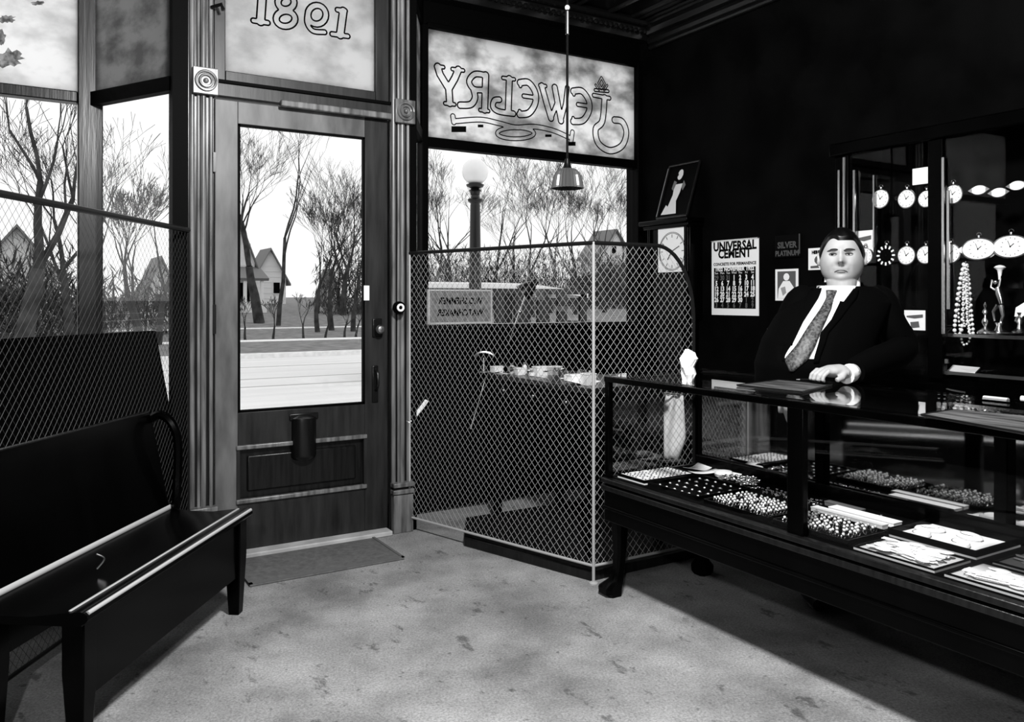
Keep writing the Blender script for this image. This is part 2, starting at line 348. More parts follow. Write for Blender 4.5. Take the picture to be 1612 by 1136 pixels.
# knob, lock plates, tag
c = P(597, 518, Y=DY-.06)
lk = MB().box(c.x-.028, c.x+.028, DY-.034, DY-.018, c.z-.045, c.z+.06).build('lock_plate', darkmetal, dr, bev=.004)
MB().lathe([(.008, 0), (.008, .03), (.024, .038), (.026, .05), (.018, .062), (.004, .066)], (c.x, DY-.03, c.z), 16, 'y').build('knob', brass, lk)
c = P(591, 600, Y=DY-.03); hp = MB().box(c.x-.018, c.x+.018, DY-.03, DY-.018, c.z-.12, c.z+.09).build('pull_plate', darkmetal, dr, bev=.004)
MB().tube(smoothline([(c.x, DY-.03, c.z+.07), (c.x, DY-.065, c.z+.05), (c.x, DY-.07, c.z-.02), (c.x, DY-.03, c.z-.05)]), .007, 8).build('pull_handle', darkmetal, hp)
c = P(577, 461, Y=DY-.024); MB().box(c.x-.016, c.x+.016, DY-.026, DY-.02, c.z-.042, c.z+.042).build('paper_tag', papermat, dr)
struct('trim_12', MB().box(.868, 1.83, DY-.10, DY+.08, 0, .028), mat('worn_threshold', .35, .7, v2=.5, scale=8), bev=.006)
mt = thing('doormat', 'flat grey rubber mat on the floor in front of the door', 'mat', (1.3, 4.1, 0))
MB().box(.93, 1.715, 3.905, 4.32, .0, .012).build('mat_body', matrub, mt, bev=.004)
MB().box(.93, 1.715, 3.905, 3.925, .012, .016).box(1.70, 1.715, 3.905, 4.32, .012, .016).box(.93, .945, 3.905, 4.32, .012, .016).build('mat_border', mat('mat_edge', .10, .9), mt)
# ------------------------------------------------------------ lettering on the glass
def Z6(x, y, Y=SY-.014): return P(620+x/3.443, y/3.443, Y=Y)
def Z4(x, y, Y=DY-.002): return P(270+x/2.84, y/2.84, Y=Y)
leaf = mat('gold_leaf_lettering', .55, .5, .4); leafw = mat('pale_gold_leaf', .8, .5, .3)
L = [ # J E W E L R Y strokes as (points, width factor, smoothed)
 ([(238,362),(250,402),(296,478)],1,0), ([(350,378),(330,425),(298,480)],1,0), ([(298,478),(303,558)],1,0), ([(228,360),(268,364)],.5,0), ([(318,374),(376,382)],.5,0), ([(278,560),(328,566)],.5,0),
 ([(498,408),(492,594)],1,0), ([(498,408),(440,402),(408,440),(432,482),(480,488)],.8,1), ([(432,486),(440,530),(416,566),(360,570)],.9,1), ([(468,596),(512,602)],.5,0),
 ([(626,428),(620,608)],1,0), ([(592,422),(652,430)],.5,0), ([(648,616),(570,604),(538,580),(545,545),(572,540)],.8,1),
 ([(684,448),(730,448),(766,500),(766,560),(732,612),(682,620)],.95,1), ([(760,528),(704,520)],.6,0), ([(684,440),(686,466)],.5,0), ([(682,602),(682,628)],.5,0),
 ([(802,466),(828,560),(852,640)],.95,0), ([(852,640),(884,560),(872,470)],.7,0), ([(872,474),(890,570),(906,654)],.95,0), ([(906,654),(930,560),(940,476)],.7,0), ([(792,462),(822,466)],.5,0),
 ([(972,494),(1020,494),(1056,545),(1058,600),(1025,652),(972,658)],.95,1), ([(1050,574),(998,566)],.6,0), ([(974,486),(976,512)],.5,0), ([(972,640),(972,666)],.5,0),
 ([(1142,530),(1130,655),(1094,700),(1108,775),(1170,816),(1236,790),(1260,720),(1238,660),(1196,650)],1,1), ([(1084,516),(1168,532)],.6,0), ([(1092,488),(1160,494)],.45,0),
 ([(1125,420),(1110,450),(1125,482),(1142,452),(1125,420)],.3,0), ([(1112,486),(1094,460)],.3,0), ([(1140,488),(1156,462)],.3,0),
 ([(320,630),(325,662)],.7,0), ([(340,656),(470,648),(570,668),(660,690),(760,686),(860,706),(945,742)],.7,1), ([(968,716),(960,770)],.7,0)]
ov = [(660+100*cos(t*pi/12), 722+30*sin(t*pi/12)) for t in range(25)]; L.append((ov, .55, 0))
def contour(strokes, wd, nrm_y, name, parent, inner=.004):
    """outline band of the union of round strokes (3D points in an x-z plane)"""
    P2 = [([(p.x, p.z) for p in pts], w_) for pts, w_ in strokes]; y = strokes[0][0][0].y
    xs = [q[0] for p, _ in P2 for q in p]; zs = [q[1] for p, _ in P2 for q in p]; g = .0035; m_ = .05
    gx = np.arange(min(xs)-m_, max(xs)+m_, g); gz2 = np.arange(min(zs)-m_, max(zs)+m_, g); XX, ZZ = np.meshgrid(gx, gz2); D = np.full(XX.shape, 9.0)
    for pts, w_ in P2:
        for (ax, az), (bx_, bz) in zip(pts[:-1], pts[1:]):
            dx, dz = bx_-ax, bz-az; l2 = dx*dx+dz*dz+1e-12; t = np.clip(((XX-ax)*dx+(ZZ-az)*dz)/l2, 0, 1); D = np.minimum(D, np.hypot(XX-ax-t*dx, ZZ-az-t*dz)-w_/2)
    mb = MB(); hw_ = inner/2
    for j in range(D.shape[0]-1):
        for i in np.nonzero((np.minimum.reduce([D[j,:-1],D[j,1:],D[j+1,:-1],D[j+1,1:]])<0)&(np.maximum.reduce([D[j,:-1],D[j,1:],D[j+1,:-1],D[j+1,1:]])>=0))[0]:
            c = [(gx[i],gz2[j],D[j,i]),(gx[i+1],gz2[j],D[j,i+1]),(gx[i+1],gz2[j+1],D[j+1,i+1]),(gx[i],gz2[j+1],D[j+1,i])]; cr = []
            for k in range(4):
                p, q = c[k], c[(k+1)%4]
                if (p[2]<0) != (q[2]<0): t = p[2]/(p[2]-q[2]); cr.append((p[0]+(q[0]-p[0])*t, p[1]+(q[1]-p[1])*t))
            for k in range(0, len(cr)-1, 2):
                (ax, az), (bx_, bz) = cr[k], cr[k+1]; d = math.hypot(bx_-ax, bz-az)
                if d < 1e-5: continue
                ex, ez = (bx_-ax)/d*.0008, (bz-az)/d*.0008; nx, nz_ = -(bz-az)/d*hw_, (bx_-ax)/d*hw_
                mb.add([(ax-ex+nx, y, az-ez+nz_), (bx_+ex+nx, y, bz+ez+nz_), (bx_+ex-nx, y, bz+ez-nz_), (ax-ex-nx, y, az-ez-nz_)], [(0, 1, 2, 3)])
    return mb.build(name, inkm, parent, smooth=False)
lg = thing('window_lettering', 'outlined word JEWELRY with key flourish painted on transom glass, read from the street', 'lettering', Z6(700, 550))
for i0, i1, nm in ((0, 6, 'letter'), (6, 10, 'letter'), (10, 13, 'letter'), (13, 17, 'letter'), (17, 22, 'letter'), (22, 26, 'letter'), (26, 29, 'letter'), (29, 32, 'finial'), (32, 36, 'key_flourish')):
    contour([([Z6(*q) for q in (smoothline(p) if sm else p)], .050*wf) for p, wf, sm in L[i0:i1]], 0, 0, nm, lg, .0105 if i0 < 29 else .008)
for (a, b, c_, d_) in ((312,684,392,716),(455,675,485,690),(820,728,855,742),(945,768,985,790)): MB().add([Z6(a,b),Z6(c_,b),Z6(c_,d_),Z6(a,d_)], [(0,1,2,3)]).build('black_block', inkm, lg)
def ell(cx, cy, rx, ry, a0=0, a1=360, n=20): return [(cx+rx*cos(radians(a0+(a1-a0)*t/n)), cy+ry*sin(radians(a0+(a1-a0)*t/n))) for t in range(n+1)]
lg = thing('house_number', 'outlined street number 1981 painted on the glass above the door', 'lettering', Z4(600, 80))
for grp in ([([(408,-50),(398,96)],1), ([(366,92),(430,102)],.6), ([(382,-42),(420,-48)],.6)], [(ell(510,84,42,34),.75), (ell(512,10,36,32),.75)],
            [(ell(650,66,40,42),.75), (smoothline([(610,50),(606,100),(632,138),(684,144)]),.6)], [([(768,50),(754,156)],1), ([(718,152),(788,162)],.6), ([(742,44),(776,48)],.6)]):
    contour([([Z4(*q) for q in p], .044*wf) for p, wf in grp], 0, 0, 'digit', lg, .009)
pe = thing('peeled_patches', 'ragged dark peeled patches of old paint on the upper left pane', 'paint', P(20, 60, Y=SY-.015))
for (cx_, cy_, rx_, ry_, sd_) in ((10, 30, 16, 8, 1), (14, 92, 24, 16, 2), (2, 60, 8, 14, 3), (60, 5, 12, 4, 4)):
    rr_ = random.Random(sd_); MB().add([P(cx_+rx_*cos(t)*rr_.uniform(.55, 1.1), cy_+ry_*sin(t)*rr_.uniform(.55, 1.1), Y=SY-.014) for t in np.linspace(0, 6.1, 22)], [tuple(range(22))]).build('peeled_patch', mat('old_paint', .05, .9, v2=.3, scale=30), pe, smooth=False)
# painted sign hanging low in the right window
sg = thing('window_sign', 'framed dark watchmaker sign standing low in the right window, lettered for the street', 'sign', P(724, 484, Y=4.98))
a = P(676, 458, Y=4.98); b = P(772, 506, Y=4.98); sx0, sx1, sz0, sz1 = a.x, b.x, b.z, a.z
MB().box(sx0, sx1, 4.98, 4.99, sz0, sz1).build('sign_board', mat('sign_grey', .22, .7, v2=.12, scale=30), sg)
fr = MB()
for q in ((sx0-.012, sx0, sz0-.012, sz1+.012), (sx1, sx1+.012, sz0-.012, sz1+.012), (sx0, sx1, sz0-.012, sz0), (sx0, sx1, sz1, sz1+.012)): fr.box(q[0], q[1], 4.972, 4.995, q[2], q[3])
fr.build('sign_frame', mat('pale_frame', .5, .5), sg)
tx = text_mb('W.O.SHEMMER', .062, lambda x, y: ((sx0+sx1)/2-x, 4.978, sz0+.125+y), .002, sx=.82); tx.build('sign_text', inkm, sg)
tx = text_mb('WATCHMAKER', .062, lambda x, y: ((sx0+sx1)/2-x, 4.978, sz0+.045+y), .002, sx=.82)
tx.build('sign_text', inkm, sg)
# ------------------------------------------------------------ wire partitions
def lattice(mb, o, ux, L_, z0, z1, clip=None, dw=.040, dh=.046, r=.00095, sd=4):
    """two crossing families of wires in the vertical plane through o with unit dir ux"""
    o = V((*o, 0)); ux = V((*ux, 0)); nr = ux.cross(V((0, 0, 1))); k = dh/dw
    for sgn in (1, -1):
        n0 = int(-(z1-z0)/dh)-1; n1 = int(L_/dw)+int((z1-z0)/dh)+2
        for i in range(n0, n1):
            # line: z = z0 + sgn*k*(s - i*dw)
            s0 = i*dw; pts = []
            sa, sb = s0, s0+sgn*(z1-z0)/k
            lo, hi = max(0, min(sa, sb)), min(L_, max(sa, sb))
            if hi-lo < .004: continue
            N = max(1, int((hi-lo)/.02)) if clip else 1
            seg = []
            for j in range(N+1):
                s_ = lo+(hi-lo)*j/N; z = z0+sgn*k*(s_-s0)
                if clip is None or clip(s_, z): seg.append((s_, z))
            if len(seg) < 2: continue
            a, b = seg[0], seg[-1]; mb.tube([o+ux*a[0]+V((0, 0, a[1]))+nr*.001*sgn, o+ux*b[0]+V((0, 0, b[1]))+nr*.001*sgn], r, sd, cap=False)
A = V((1.955, 4.38)); B = V((2.335, 3.11)); u = (B-A).normalized(); Ln = (B-A).length
cg = thing('wire_cage_partition', 'diamond wire mesh partition with curved top corner enclosing the repair bench', 'partition', (B.x, B.y, 0))
lm = MB(); lattice(lm, A, u, Ln, .085, 1.615); lm.build('wire_mesh', wirem, cg, smooth=False, kind='stuff')
rx, rz = .25, .37; E = 2.975; Lr = E-B.x
def inC(s_, z): 
    a = s_-(Lr-rx); b = z-(1.615-rz); return not (a > 0 and b > 0 and (a/rx)**2+(b/rz)**2 > 1)
lm = MB(); lattice(lm, B, (1, 0), Lr, .085, 1.615, inC); lm.build('wire_mesh', wirem, cg, smooth=False, kind='stuff')
B3 = (B.x, B.y)
MB().tube([(A.x, A.y, 1.615), (B.x, B.y, 1.615)], .010, 8).build('top_rail', railm, cg)
arc = [(B.x, B.y, 1.615), (E-rx, B.y, 1.615)]+[(E-rx+rx*sin(t), B.y, 1.615-rz+rz*cos(t)) for t in np.linspace(.1, pi/2, 12)]+[(E, B.y, .08)]
MB().tube(arc, .010, 8).build('curved_rail', railm, cg)
MB().tube([(A.x, A.y, .08), (B.x, B.y, .085)], .007, 8).tube([(B.x, B.y, .085), (E, B.y, .085)], .007, 8).build('bottom_rail', wirem, cg)
MB().tube([(B.x, B.y, 0), (B.x, B.y, 1.62)], .0075, 8).build('post', wirem, cg); MB().tube([(A.x, A.y, 0), (A.x, A.y, 1.62)], .007, 8).build('post', wirem, cg)
MB().lathe([(.022, 0), (.022, .006), (.012, .012)], (B.x, B.y, 0)).build('post_foot', wirem, cg)
# low platform behind the mesh
m_ = A+(B-A)*.34
pf = struct('trim_13', MB().prism([V((m_.x, m_.y, 0)), V((B.x+.01, B.y+.03, 0)), V((3.7, 3.15, 0)), V((3.7, 4.3, 0)), V((m_.x+.2, 4.3, 0))], (0, 0, .05)), darkwood, bev=.006)
# left mesh partition
A2 = V((.735, 4.36)); B2 = V((-.75, 2.09)); u2 = (B2-A2).normalized(); L2 = (B2-A2).length
lc = thing('wire_mesh_partition', 'diamond wire mesh partition with black pipe rail behind the bench', 'partition', (A2.x, A2.y, 0))
lm = MB(); lattice(lm, A2, u2, L2, .085, 1.695, dw=.036, dh=.043, r=.0007); lm.build('wire_mesh', mat('tarnished_wire', .025, .5, .4), lc, smooth=False, kind='stuff')
MB().tube([(A2.x, A2.y, 1.695), (B2.x, B2.y, 1.695)], .013, 8).build('top_rail', railm, lc)
MB().tube([(A2.x, A2.y, .085), (B2.x, B2.y, .085)], .008, 8).build('bottom_rail', railm, lc)
for q in (A2, B2): MB().tube([(q.x, q.y, 0), (q.x, q.y, 1.70)], .008, 8).build('post', railm, lc)
# display window backing panels
bp = thing('window_backing_panel', 'black panel standing upright across the right window bay below the pane', 'panel', (3, 4.7, 0))
a = P(648, 520, Y=4.66); MB().box(a.x, RX-.35, 4.66, 4.685, .02, 1.165).build('board', blackpaint, bp)
MB().box(a.x, RX-.35, 4.65, 4.70, 1.165, 1.185).build('cap_strip', darkwood, bp)
bp = thing('sloping_backing_panel', 'black panel with a slanting end closing the left window bay behind the mesh', 'panel', (0, 4.7, 0))
p1 = P(245, 520, d=4.24); p2 = P(278, 700, d=4.16); p0 = P(0, 533, d=4.10); pz = P(0, 900, d=4.10); pz2 = P(278, 800, d=4.16)
MB().prism([p0+V((-1.2, .2, .0)), p0, p1, p2, pz2, pz, pz+V((-1.2, .2, 0))], (0, .02, 0)).build('board', blackpaint, bp)
# ------------------------------------------------------------ pendant lamp
pc = P(893, 280, d=4.3)
pl = thing('pendant_lamp', 'ribbed glass pendant lamp hanging on a long cord before the JEWELRY pane', 'lamp', (pc.x, pc.y, CZ))
MB().tube([(pc.x, pc.y, CZ-.02), (pc.x, pc.y, pc.z+.06)], .007, 6).build('cord', darkmetal, pl)
kz = P(896, 12, d=4.3).z; MB().ball((pc.x, pc.y, kz), .014).build('cord_ball', whiteenamel, pl)
MB().tube([(pc.x, pc.y, kz-.02), (pc.x, pc.y, kz-.14)], .010, 8).build('cord_sleeve', brass, pl)
MB().lathe([(.05, 0), (.05, -.01), (.01, -.04)], (pc.x, pc.y, CZ)).build('ceiling_rose', darkmetal, pl)
MB().lathe([(.012, .10), (.016, .08), (.022, .055), (.030, .045)], (pc.x, pc.y, pc.z)).build('socket', darkmetal, pl)
rg = []
for r, h in ((.028, .05), (.045, .045), (.060, .03), (.070, .01), (.076, -.02), (.080, -.045), (.084, -.055), (.080, -.056), (.074, -.02), (.066, .01), (.03, .042)):
    rg.append([V((pc.x+r*(1+.05*cos(k*pi/1))*cos(2*pi*k/56), pc.y+r*(1+.05*cos(k*pi/1))*sin(2*pi*k/56), pc.z+h)) for k in range(56)])
MB().loft(rg, cap=False).build('shade', ribglass, pl, smooth=False)
MB().ball((pc.x, pc.y, pc.z-.01), .025, sc=(1, 1, 1.3)).build('bulb', globem, pl)
# ------------------------------------------------------------ bench
bo = V((.855, 3.62, 0)); bd = V((-.59, -.807, 0)).normalized(); bn = V((-bd.y, bd.x, 0))*1  # bn: to the front?
bn = V((-.807, .59, 0)).normalized()   # towards the bench back
BL = 1.17; BW = .36
bn_ = bn
be = thing('wooden_bench', 'black varnished wooden bench with solid reclined back standing left of the door', 'bench', bo)
def bp3(s_, t_, z): return bo+bd*s_+bn_*t_+V((0, 0, z))
def bbox(s0, s1, t0, t1, z0, z1): return MB().obox((bp3(s0, t0, z0)+bp3(s1, t1, z1))/2, (bd, bn_, (0, 0, 1)), s1-s0, t1-t0, z1-z0)
seat = MB()
prf = [(0, .405), (-.012, .410), (-.019, .420), (-.018, .431), (-.010, .439), (.004, .443), (.02, .441), (.07, .436), (.16, .424), (.26, .425), (.34, .436), (.36, .44), (.36, .40), (0, .40)]
seat.loft([[bp3(s_, a, b) for a, b in prf] for s_ in (-.005, .01, BL-.01, BL+.01)]); seat.build('seat', blackwood, be)
MB().obox((bp3(0, .04, .44)+bp3(BL, .045, .44))/2, (bd, bn_, (0, 0, 1)), BL, .010, .006).build('seat_highlight_bead', edge_highlight, be, bev=.003)  # pale strips on the bench stand in for its highlight lines
bbox(.03, BL-.03, .02, .045, .165, .41).build('apron', blackwood, be); bbox(.03, BL-.03, BW-.06, BW-.03, .27, .41).build('apron', blackwood, be)
for s_, t_ in ((.035, .04), (BL-.045, .04), (.035, BW-.04), (BL-.045, BW-.04)):
    lg_ = MB(); lg_.loft([[bp3(s_+a*k, t_+b*k, z) for a, b in ((-.035, -.035), (.035, -.035), (.035, .035), (-.035, .035))] for z, k in ((0, .65), (.25, 1), (.41, 1))]); lg_.build('leg', blackwood, be, bev=.004)
MB().tube([bp3(.01, BW-.01, .443), bp3(BL, BW-.01, .443)], .013, 12).build('back_highlight_moulding', edge_highlight, be)
MB().tube([bp3(.0, -.012, .436), bp3(BL, -.012, .436)], .007, 10).build('front_highlight_bead', edge_highlight, be)
bk = MB().loft([[bp3(s_, a, b) for a, b in ((BW-.02, .43), (BW+.06, .82), (BW+.075, .86), (BW+.10, .86), (BW+.10, .84), (BW+.02, .40))] for s_ in (.02, .04, BL+.3, BL+.32)])
bk.build('backrest', blackwood, be, bev=.004)
arm = [bp3(.03, BW+.06, .83), bp3(.02, BW+.02, .845), bp3(.015, BW-.03, .80), bp3(.01, BW-.05, .70), bp3(.01, BW-.04, .44)]
MB().tube(smoothline([tuple(q) for q in arm]), .02, 8).build('arm_scroll', blackwood, be)
MB().tube([bp3(-.0, .36, .45), bp3(.03, .36, .45)], .016, 8).build('seat_end_knob', blackwood, be)
c = P(158, 885, d=2.75); MB().tube(smoothline([(c.x-.012, c.y, c.z+.03), (c.x+.012, c.y, c.z+.01), (c.x-.01, c.y, c.z-.02)]), .003, 6).build('upholstery_hook', brass, be)
# ------------------------------------------------------------ long showcase
X0, X1 = 2.30, 2.90; Ya, Ym, Yb = 2.97, 1.905, .72; TZ = 1.005; FZ = .535
cs = thing('glass_showcase', 'long black framed glass showcase on cabriole legs full of trays', 'showcase', (X0, Ya, 0))
MB().box(X0, X1, Yb, Ya, TZ-.008, TZ).build('top_glass', caseglass, cs)
MB().box(X0+.01, X0+.015, Yb+.02, Ya-.02, FZ, TZ-.03).build('front_glass', thinglass, cs)
MB().box(X0+.02, X1-.02, Ya-.016, Ya-.011, FZ, TZ-.03).build('end_glass', caseglass, cs)
for a in ((X0-.008, X0+.022, Yb, Ya+.005), (X1-.022, X1+.008, Yb, Ya+.005)):
    MB().box(a[0], a[1], a[2], a[3], TZ-.034, TZ-.008).build('top_rail', blackwood, cs, bev=.003)
MB().box(X0, X1, Ya-.025, Ya+.008, TZ-.034, TZ-.008).build('top_rail', blackwood, cs, bev=.003)
for x in (X0+.008, X1-.012):
    for y in (Ya-.012, Ym, Yb+.02):
        wd = .034 if y == Ym and x < 2.5 else .014
        MB().box(x-.014, x+.014, y-wd, y+wd, FZ-.01, TZ-.03).build('corner_post', blackwood, cs, bev=.003)
MB().box(X0-.004, X0-.001, Ya-.024, Ya-.016, FZ, TZ-.04).build('metal_edge', brass, cs)
MB().box(X0, X1, Yb, Ya, FZ-.10, FZ-.012).build('deck', blackpaint, cs)
MB().box(X0+.004, X1-.004, Yb, Ya-.004, FZ-.012, FZ).build('lining', velvet, cs)
MB().box(X0-.025, X0+.01, Yb, Ya+.02, FZ-.02, FZ+.002).box(X0-.02, X0+.01, Yb, Ya+.015, FZ-.055, FZ-.03).box(X0-.025, X1, Ya, Ya+.02, FZ-.02, FZ+.002).build('base_moulding', darkwood, cs, bev=.005)
MB().box(X0-.006, X0+.03, Yb, Ya+.005, .34, FZ-.05).build('apron', blackwood, cs, bev=.004)
MB().box(X0-.014, X0+.0, Yb, Ya+.008, .395, .41).build('apron_bead', blackwood, cs, bev=.004)
MB().box(X0, X1, Ya-.03, Ya+.004, .40, FZ-.05).build('apron', blackwood, cs)
MB().box(X1-.05, X1, Yb, Ya-.03, .12, FZ-.05).build('back_board', blackwood, cs)
def cableg(x, y, sx, sy):
    s_ = [(0, 0, .024, .0), (.02, .02, .036, .012), (.05, .05, .040, .025), (.075, .03, .026, .05), (.10, .016, .022, .09), (.0, .0, .026, .2), (0, 0, .032, .34), (0, 0, .038, .42)]
    rr = [(.034, .0, .022), (.046, .014, .030), (.048, .04, .030), (.030, .075, .012), (.024, .13, .004), (.026, .2, 0), (.033, .32, 0), (.038, .43, 0)]
    return MB().loft([[V((x+sx*o_+r*a, y+sy*o_+r*b, z)) for a, b in ((-1, -.6), (-.6, -1), (.6, -1), (1, -.6), (1, .6), (.6, 1), (-.6, 1), (-1, .6))] for r, z, o_ in rr])
for x, y, a, b in ((X0+.045, Ya-.045, -1, 1), (X1-.045, Ya-.045, 1, 1), (X0+.045, Yb+.04, -1, -1), (X1-.045, Yb+.04, 1, -1)): cableg(x, y, a, b).build('leg', blackwood, cs)
# mirrored sliding doors at the back, standing on a ledge
MB().box(X1-.075, X1-.03, Yb, Ya-.03, FZ, FZ+.055).build('door_track', blackwood, cs, bev=.004)
for k in range(3):
    a = Ya-.05-k*.73; MB().box(X1-.05, X1-.044, a-.66, a, FZ+.06, TZ-.05).build('mirror_door', mirror, cs)
    MB().box(X1-.055, X1-.04, a-.70, a-.66, FZ+.06, TZ-.04).build('door_stile', blackwood, cs)
# --- things inside, laid out on the lining
def quad_tray(name, label, px, cat='tray', h=.022, base=velvet, rim=blackwood, pad=None, padm=None):
    """px: 4 corners in the photograph (near-left, near-right, far-right, far-left) on the lining; makes an upright-sided tray aligned with them"""
    q = [P(x, y, z=FZ+.004) for x, y in px]; xs = [p.x for p in q]; ys = [p.y for p in q]
    a0, a1 = max(X0+.03, min(xs)), min(X1-.085, max(xs)); b0, b1 = min(ys), max(ys)
    o = thing(name, label, cat, ((a0+a1)/2, (b0+b1)/2, FZ))
    MB().box(a0, a1, b0, b1, FZ, FZ+.006).build('tray_bed', base, o)
    rm = MB(); t = .008
    rm.box(a0, a0+t, b0, b1, FZ+.006, FZ+h).box(a1-t, a1, b0, b1, FZ+.006, FZ+h).box(a0+t, a1-t, b0, b0+t, FZ+.006, FZ+h).box(a0+t, a1-t, b1-t, b1, FZ+.006, FZ+h)
    rm.build('tray_rim', rim, o, bev=.002)
    return o, (a0+t, a1-t, b0+t, b1-t)
def ringproto():
    o = thing('finger_ring', 'bright finger ring standing in the slotted black ring tray', 'ring', (0, 0, 0), 'finger rings in the slotted tray')
    MB().tube([(.009*cos(t*pi/6), 0, .009*sin(t*pi/6)+.006) for t in range(13)], .0022, 5, cap=False).build('band', silver, o)
    MB().ball((0, 0, .017), .005, 6, 4).build('stone', whiteenamel, o); return o
# slots: near tray row. white ring pad at far end
T = {}
def regtray(key, name, label, x0, x1, y0, y1, cat='tray', h=.02, bed=velvet, rim=blackwood):
    o = thing(name, label, cat, ((x0+x1)/2, (y0+y1)/2, FZ)); MB().box(x0, x1, y0, y1, FZ, FZ+.006).build('tray_bed', bed, o)
    t = .007; MB().box(x0, x0+t, y0, y1, FZ+.006, FZ+h).box(x1-t, x1, y0, y1, FZ+.006, FZ+h).box(x0+t, x1-t, y0, y0+t, FZ+.006, FZ+h).box(x0+t, x1-t, y1-t, y1, FZ+.006, FZ+h).build('tray_rim', rim, o, bev=.002)
    T[key] = (x0+t, x1-t, y0+t, y1-t); return o
rnd = random.Random(3)
zt = FZ+.007
# far tray: white pad studded with dark-stoned studs
regtray('pad', 'jewellery_tray', 'tray with a white pad of small dark studs at the door end of the showcase', 2.345, 2.645, 2.755, 2.94, bed=papermat)
pad = MB().box(2.355, 2.635, 2.765, 2.93, FZ+.006, FZ+.018).build('white_pad', papermat, bpy.data.objects['jewellery_tray'])
stud = MB().lathe([(.0042, 0), (.0042, .002), (.002, .003)], n=8).build('collar_stud', inkm)
tag(stud, 'dark round stud pressed in the white pad', 'stud', 'studs in the white pad'); first = True
for i in range(12):
    for j in range(8):
        if rnd.random() < .12: continue
        o = stud if first else stud.copy()
        if not first: COL.objects.link(o)
        first = False; o.location = (2.367+i*.0232+rnd.uniform(-.003, .003), 2.774+j*.021+rnd.uniform(-.002, .002), FZ+.018)
# papers beside it
def paper(label, cx, cy, sx, sy, rot, z=zt, m=papermat, name='price_card', cat='card', curl=.0):
    R = M4.Rotation(rot, 3, 'Z'); mb = MB()
    def fn(a, b):
        p = R @ V(((a-.5)*sx, (b-.5)*sy, 0)); return V((cx+p.x, cy+p.y, z+curl*(2*a-1)**2))
    n = 8 if curl else 1; mb.grid(fn, n, 1); o = mb.build(name, m, solid=.0015); return tag(o, label, cat)
paper('white folded card nearest the back mirror at the door end', 2.77, 2.86, .14, .09, .3, curl=.012)
paper('white slip lying across the mirror end of the showcase', 2.72, 2.77, .15, .05, -.2, z=zt+.004, curl=.008)
paper('narrow white slip curling beside the folded card', 2.79, 2.70, .05, .13, .1, curl=.01)
# brooch tray
def brooch():
    o = thing('bar_brooch', 'small bright bar brooch on the black velvet tray', 'brooch', (0, 0, 0), 'brooches on the velvet tray')
    MB().tube([(-.012, 0, .003), (.012, 0, .003)], .0017, 6).build('bar', silver, o); MB().ball((0, 0, .005), .0045, 8, 5, (1.2, 1, .7)).build('stone', whiteenamel, o); return o
regtray('velv', 'jewellery_tray', 'black velvet tray of brooches beside the white pad tray', 2.345, 2.645, 2.425, 2.735)
b0 = brooch(); used = False
for i in range(5):
    for j in range(6):
        q = (2.375+i*.06+rnd.uniform(-.006, .006), 2.455+j*.048+rnd.uniform(-.006, .006), zt); r = (0, 0, rnd.uniform(.6, 1.8))
        if not used: b0.location = q; b0.rotation_euler = r; used = True
        else: dup(b0, q, r)
# white round box and chains
bx = thing('powder_compact', 'round white compact lying by a heap of chains', 'compact', (2.75, 2.68, zt))
MB().lathe([(.038, 0), (.042, .006), (.042, .016), (.036, .024), (.01, .029)], (2.75, 2.68, zt), 24).build('case', whiteenamel, bx); MB().lathe([(.0425, .010), (.0425, .0125)], (2.75, 2.68, zt), 24).build('rim', silver, bx)
def chainmb(pts, r, lk=.010):
    mb = MB(); pts = smoothline(pts, 10); acc = 0; last = V(pts[0]); k = 0
    for p in pts[1:]:
        p = V(p)
        if (p-last).length >= lk:
            d = (p-last).normalized(); c = (p+last)/2; sd = d.cross(V((0, 0, 1))); sd = sd.normalized() if sd.length > .01 else V((1, 0, 0)); up = sd.cross(d)
            if k % 2: sd, up = up, sd
            mb.tube([c+d*lk*.62*cos(t*pi/4)+sd*lk*.36*sin(t*pi/4) for t in range(9)], r, 4, cap=False); last = p; k += 1
    return mb
for i in range(6):
    cx, cy = 2.70+rnd.uniform(-.03, .05), 2.55+rnd.uniform(-.09, .07)
    pts = [(cx+.06*cos(a)*rnd.uniform(.4, 1), cy+.05*sin(a)*rnd.uniform(.5, 1), zt+.003+.004*i) for a in np.linspace(0, 5.2, 8)]
    o = chainmb(pts, .0022).build('watch_chain', silver); tag(o, 'bright metal watch chain tangled in the heap', 'chain', 'watch chains heaped by the compact')
# slotted ring trays
rp = ringproto(); used = False
for key, lab, y0, y1 in (('r1', 'slotted black tray of finger rings beside the velvet brooch tray', 2.06, 2.385), ('r2', 'slotted black tray of finger rings against the middle post', 1.725, 2.04)):
    to = regtray(key, 'ring_tray', lab, 2.335, 2.555, y0, y1)
    for j in range(11):
        y = y0+.022+j*(y1-y0-.044)/10; MB().tube([(2.345, y, FZ+.008), (2.545, y, FZ+.008)], .0075, 6).build('velvet_roll', velvet, to)
        if j == 10: continue
        for i in range(10):
            if rnd.random() < .16: continue
            q = (2.36+i*.0195+rnd.uniform(-.003, .003), y+.014, FZ+.013); r = (rnd.uniform(-.2, .2), 0, rnd.uniform(-.3, .3))
            if not used: rp.location = q; rp.rotation_euler = r; used = True; o = rp
            else: o = dup(rp, q, r)
            pl__ = ('nearest the door', 'toward the door', 'midway along', 'toward the middle post', 'last rows')[j//2]; tn = 'door side' if key == 'r1' else 'post side'
            o['label'] = 'finger ring in %s tray, %s, %s' % (tn, pl__, 'front half' if i < 5 else 'mirror half'); o['group'] = 'finger rings in the %s slotted tray' % tn
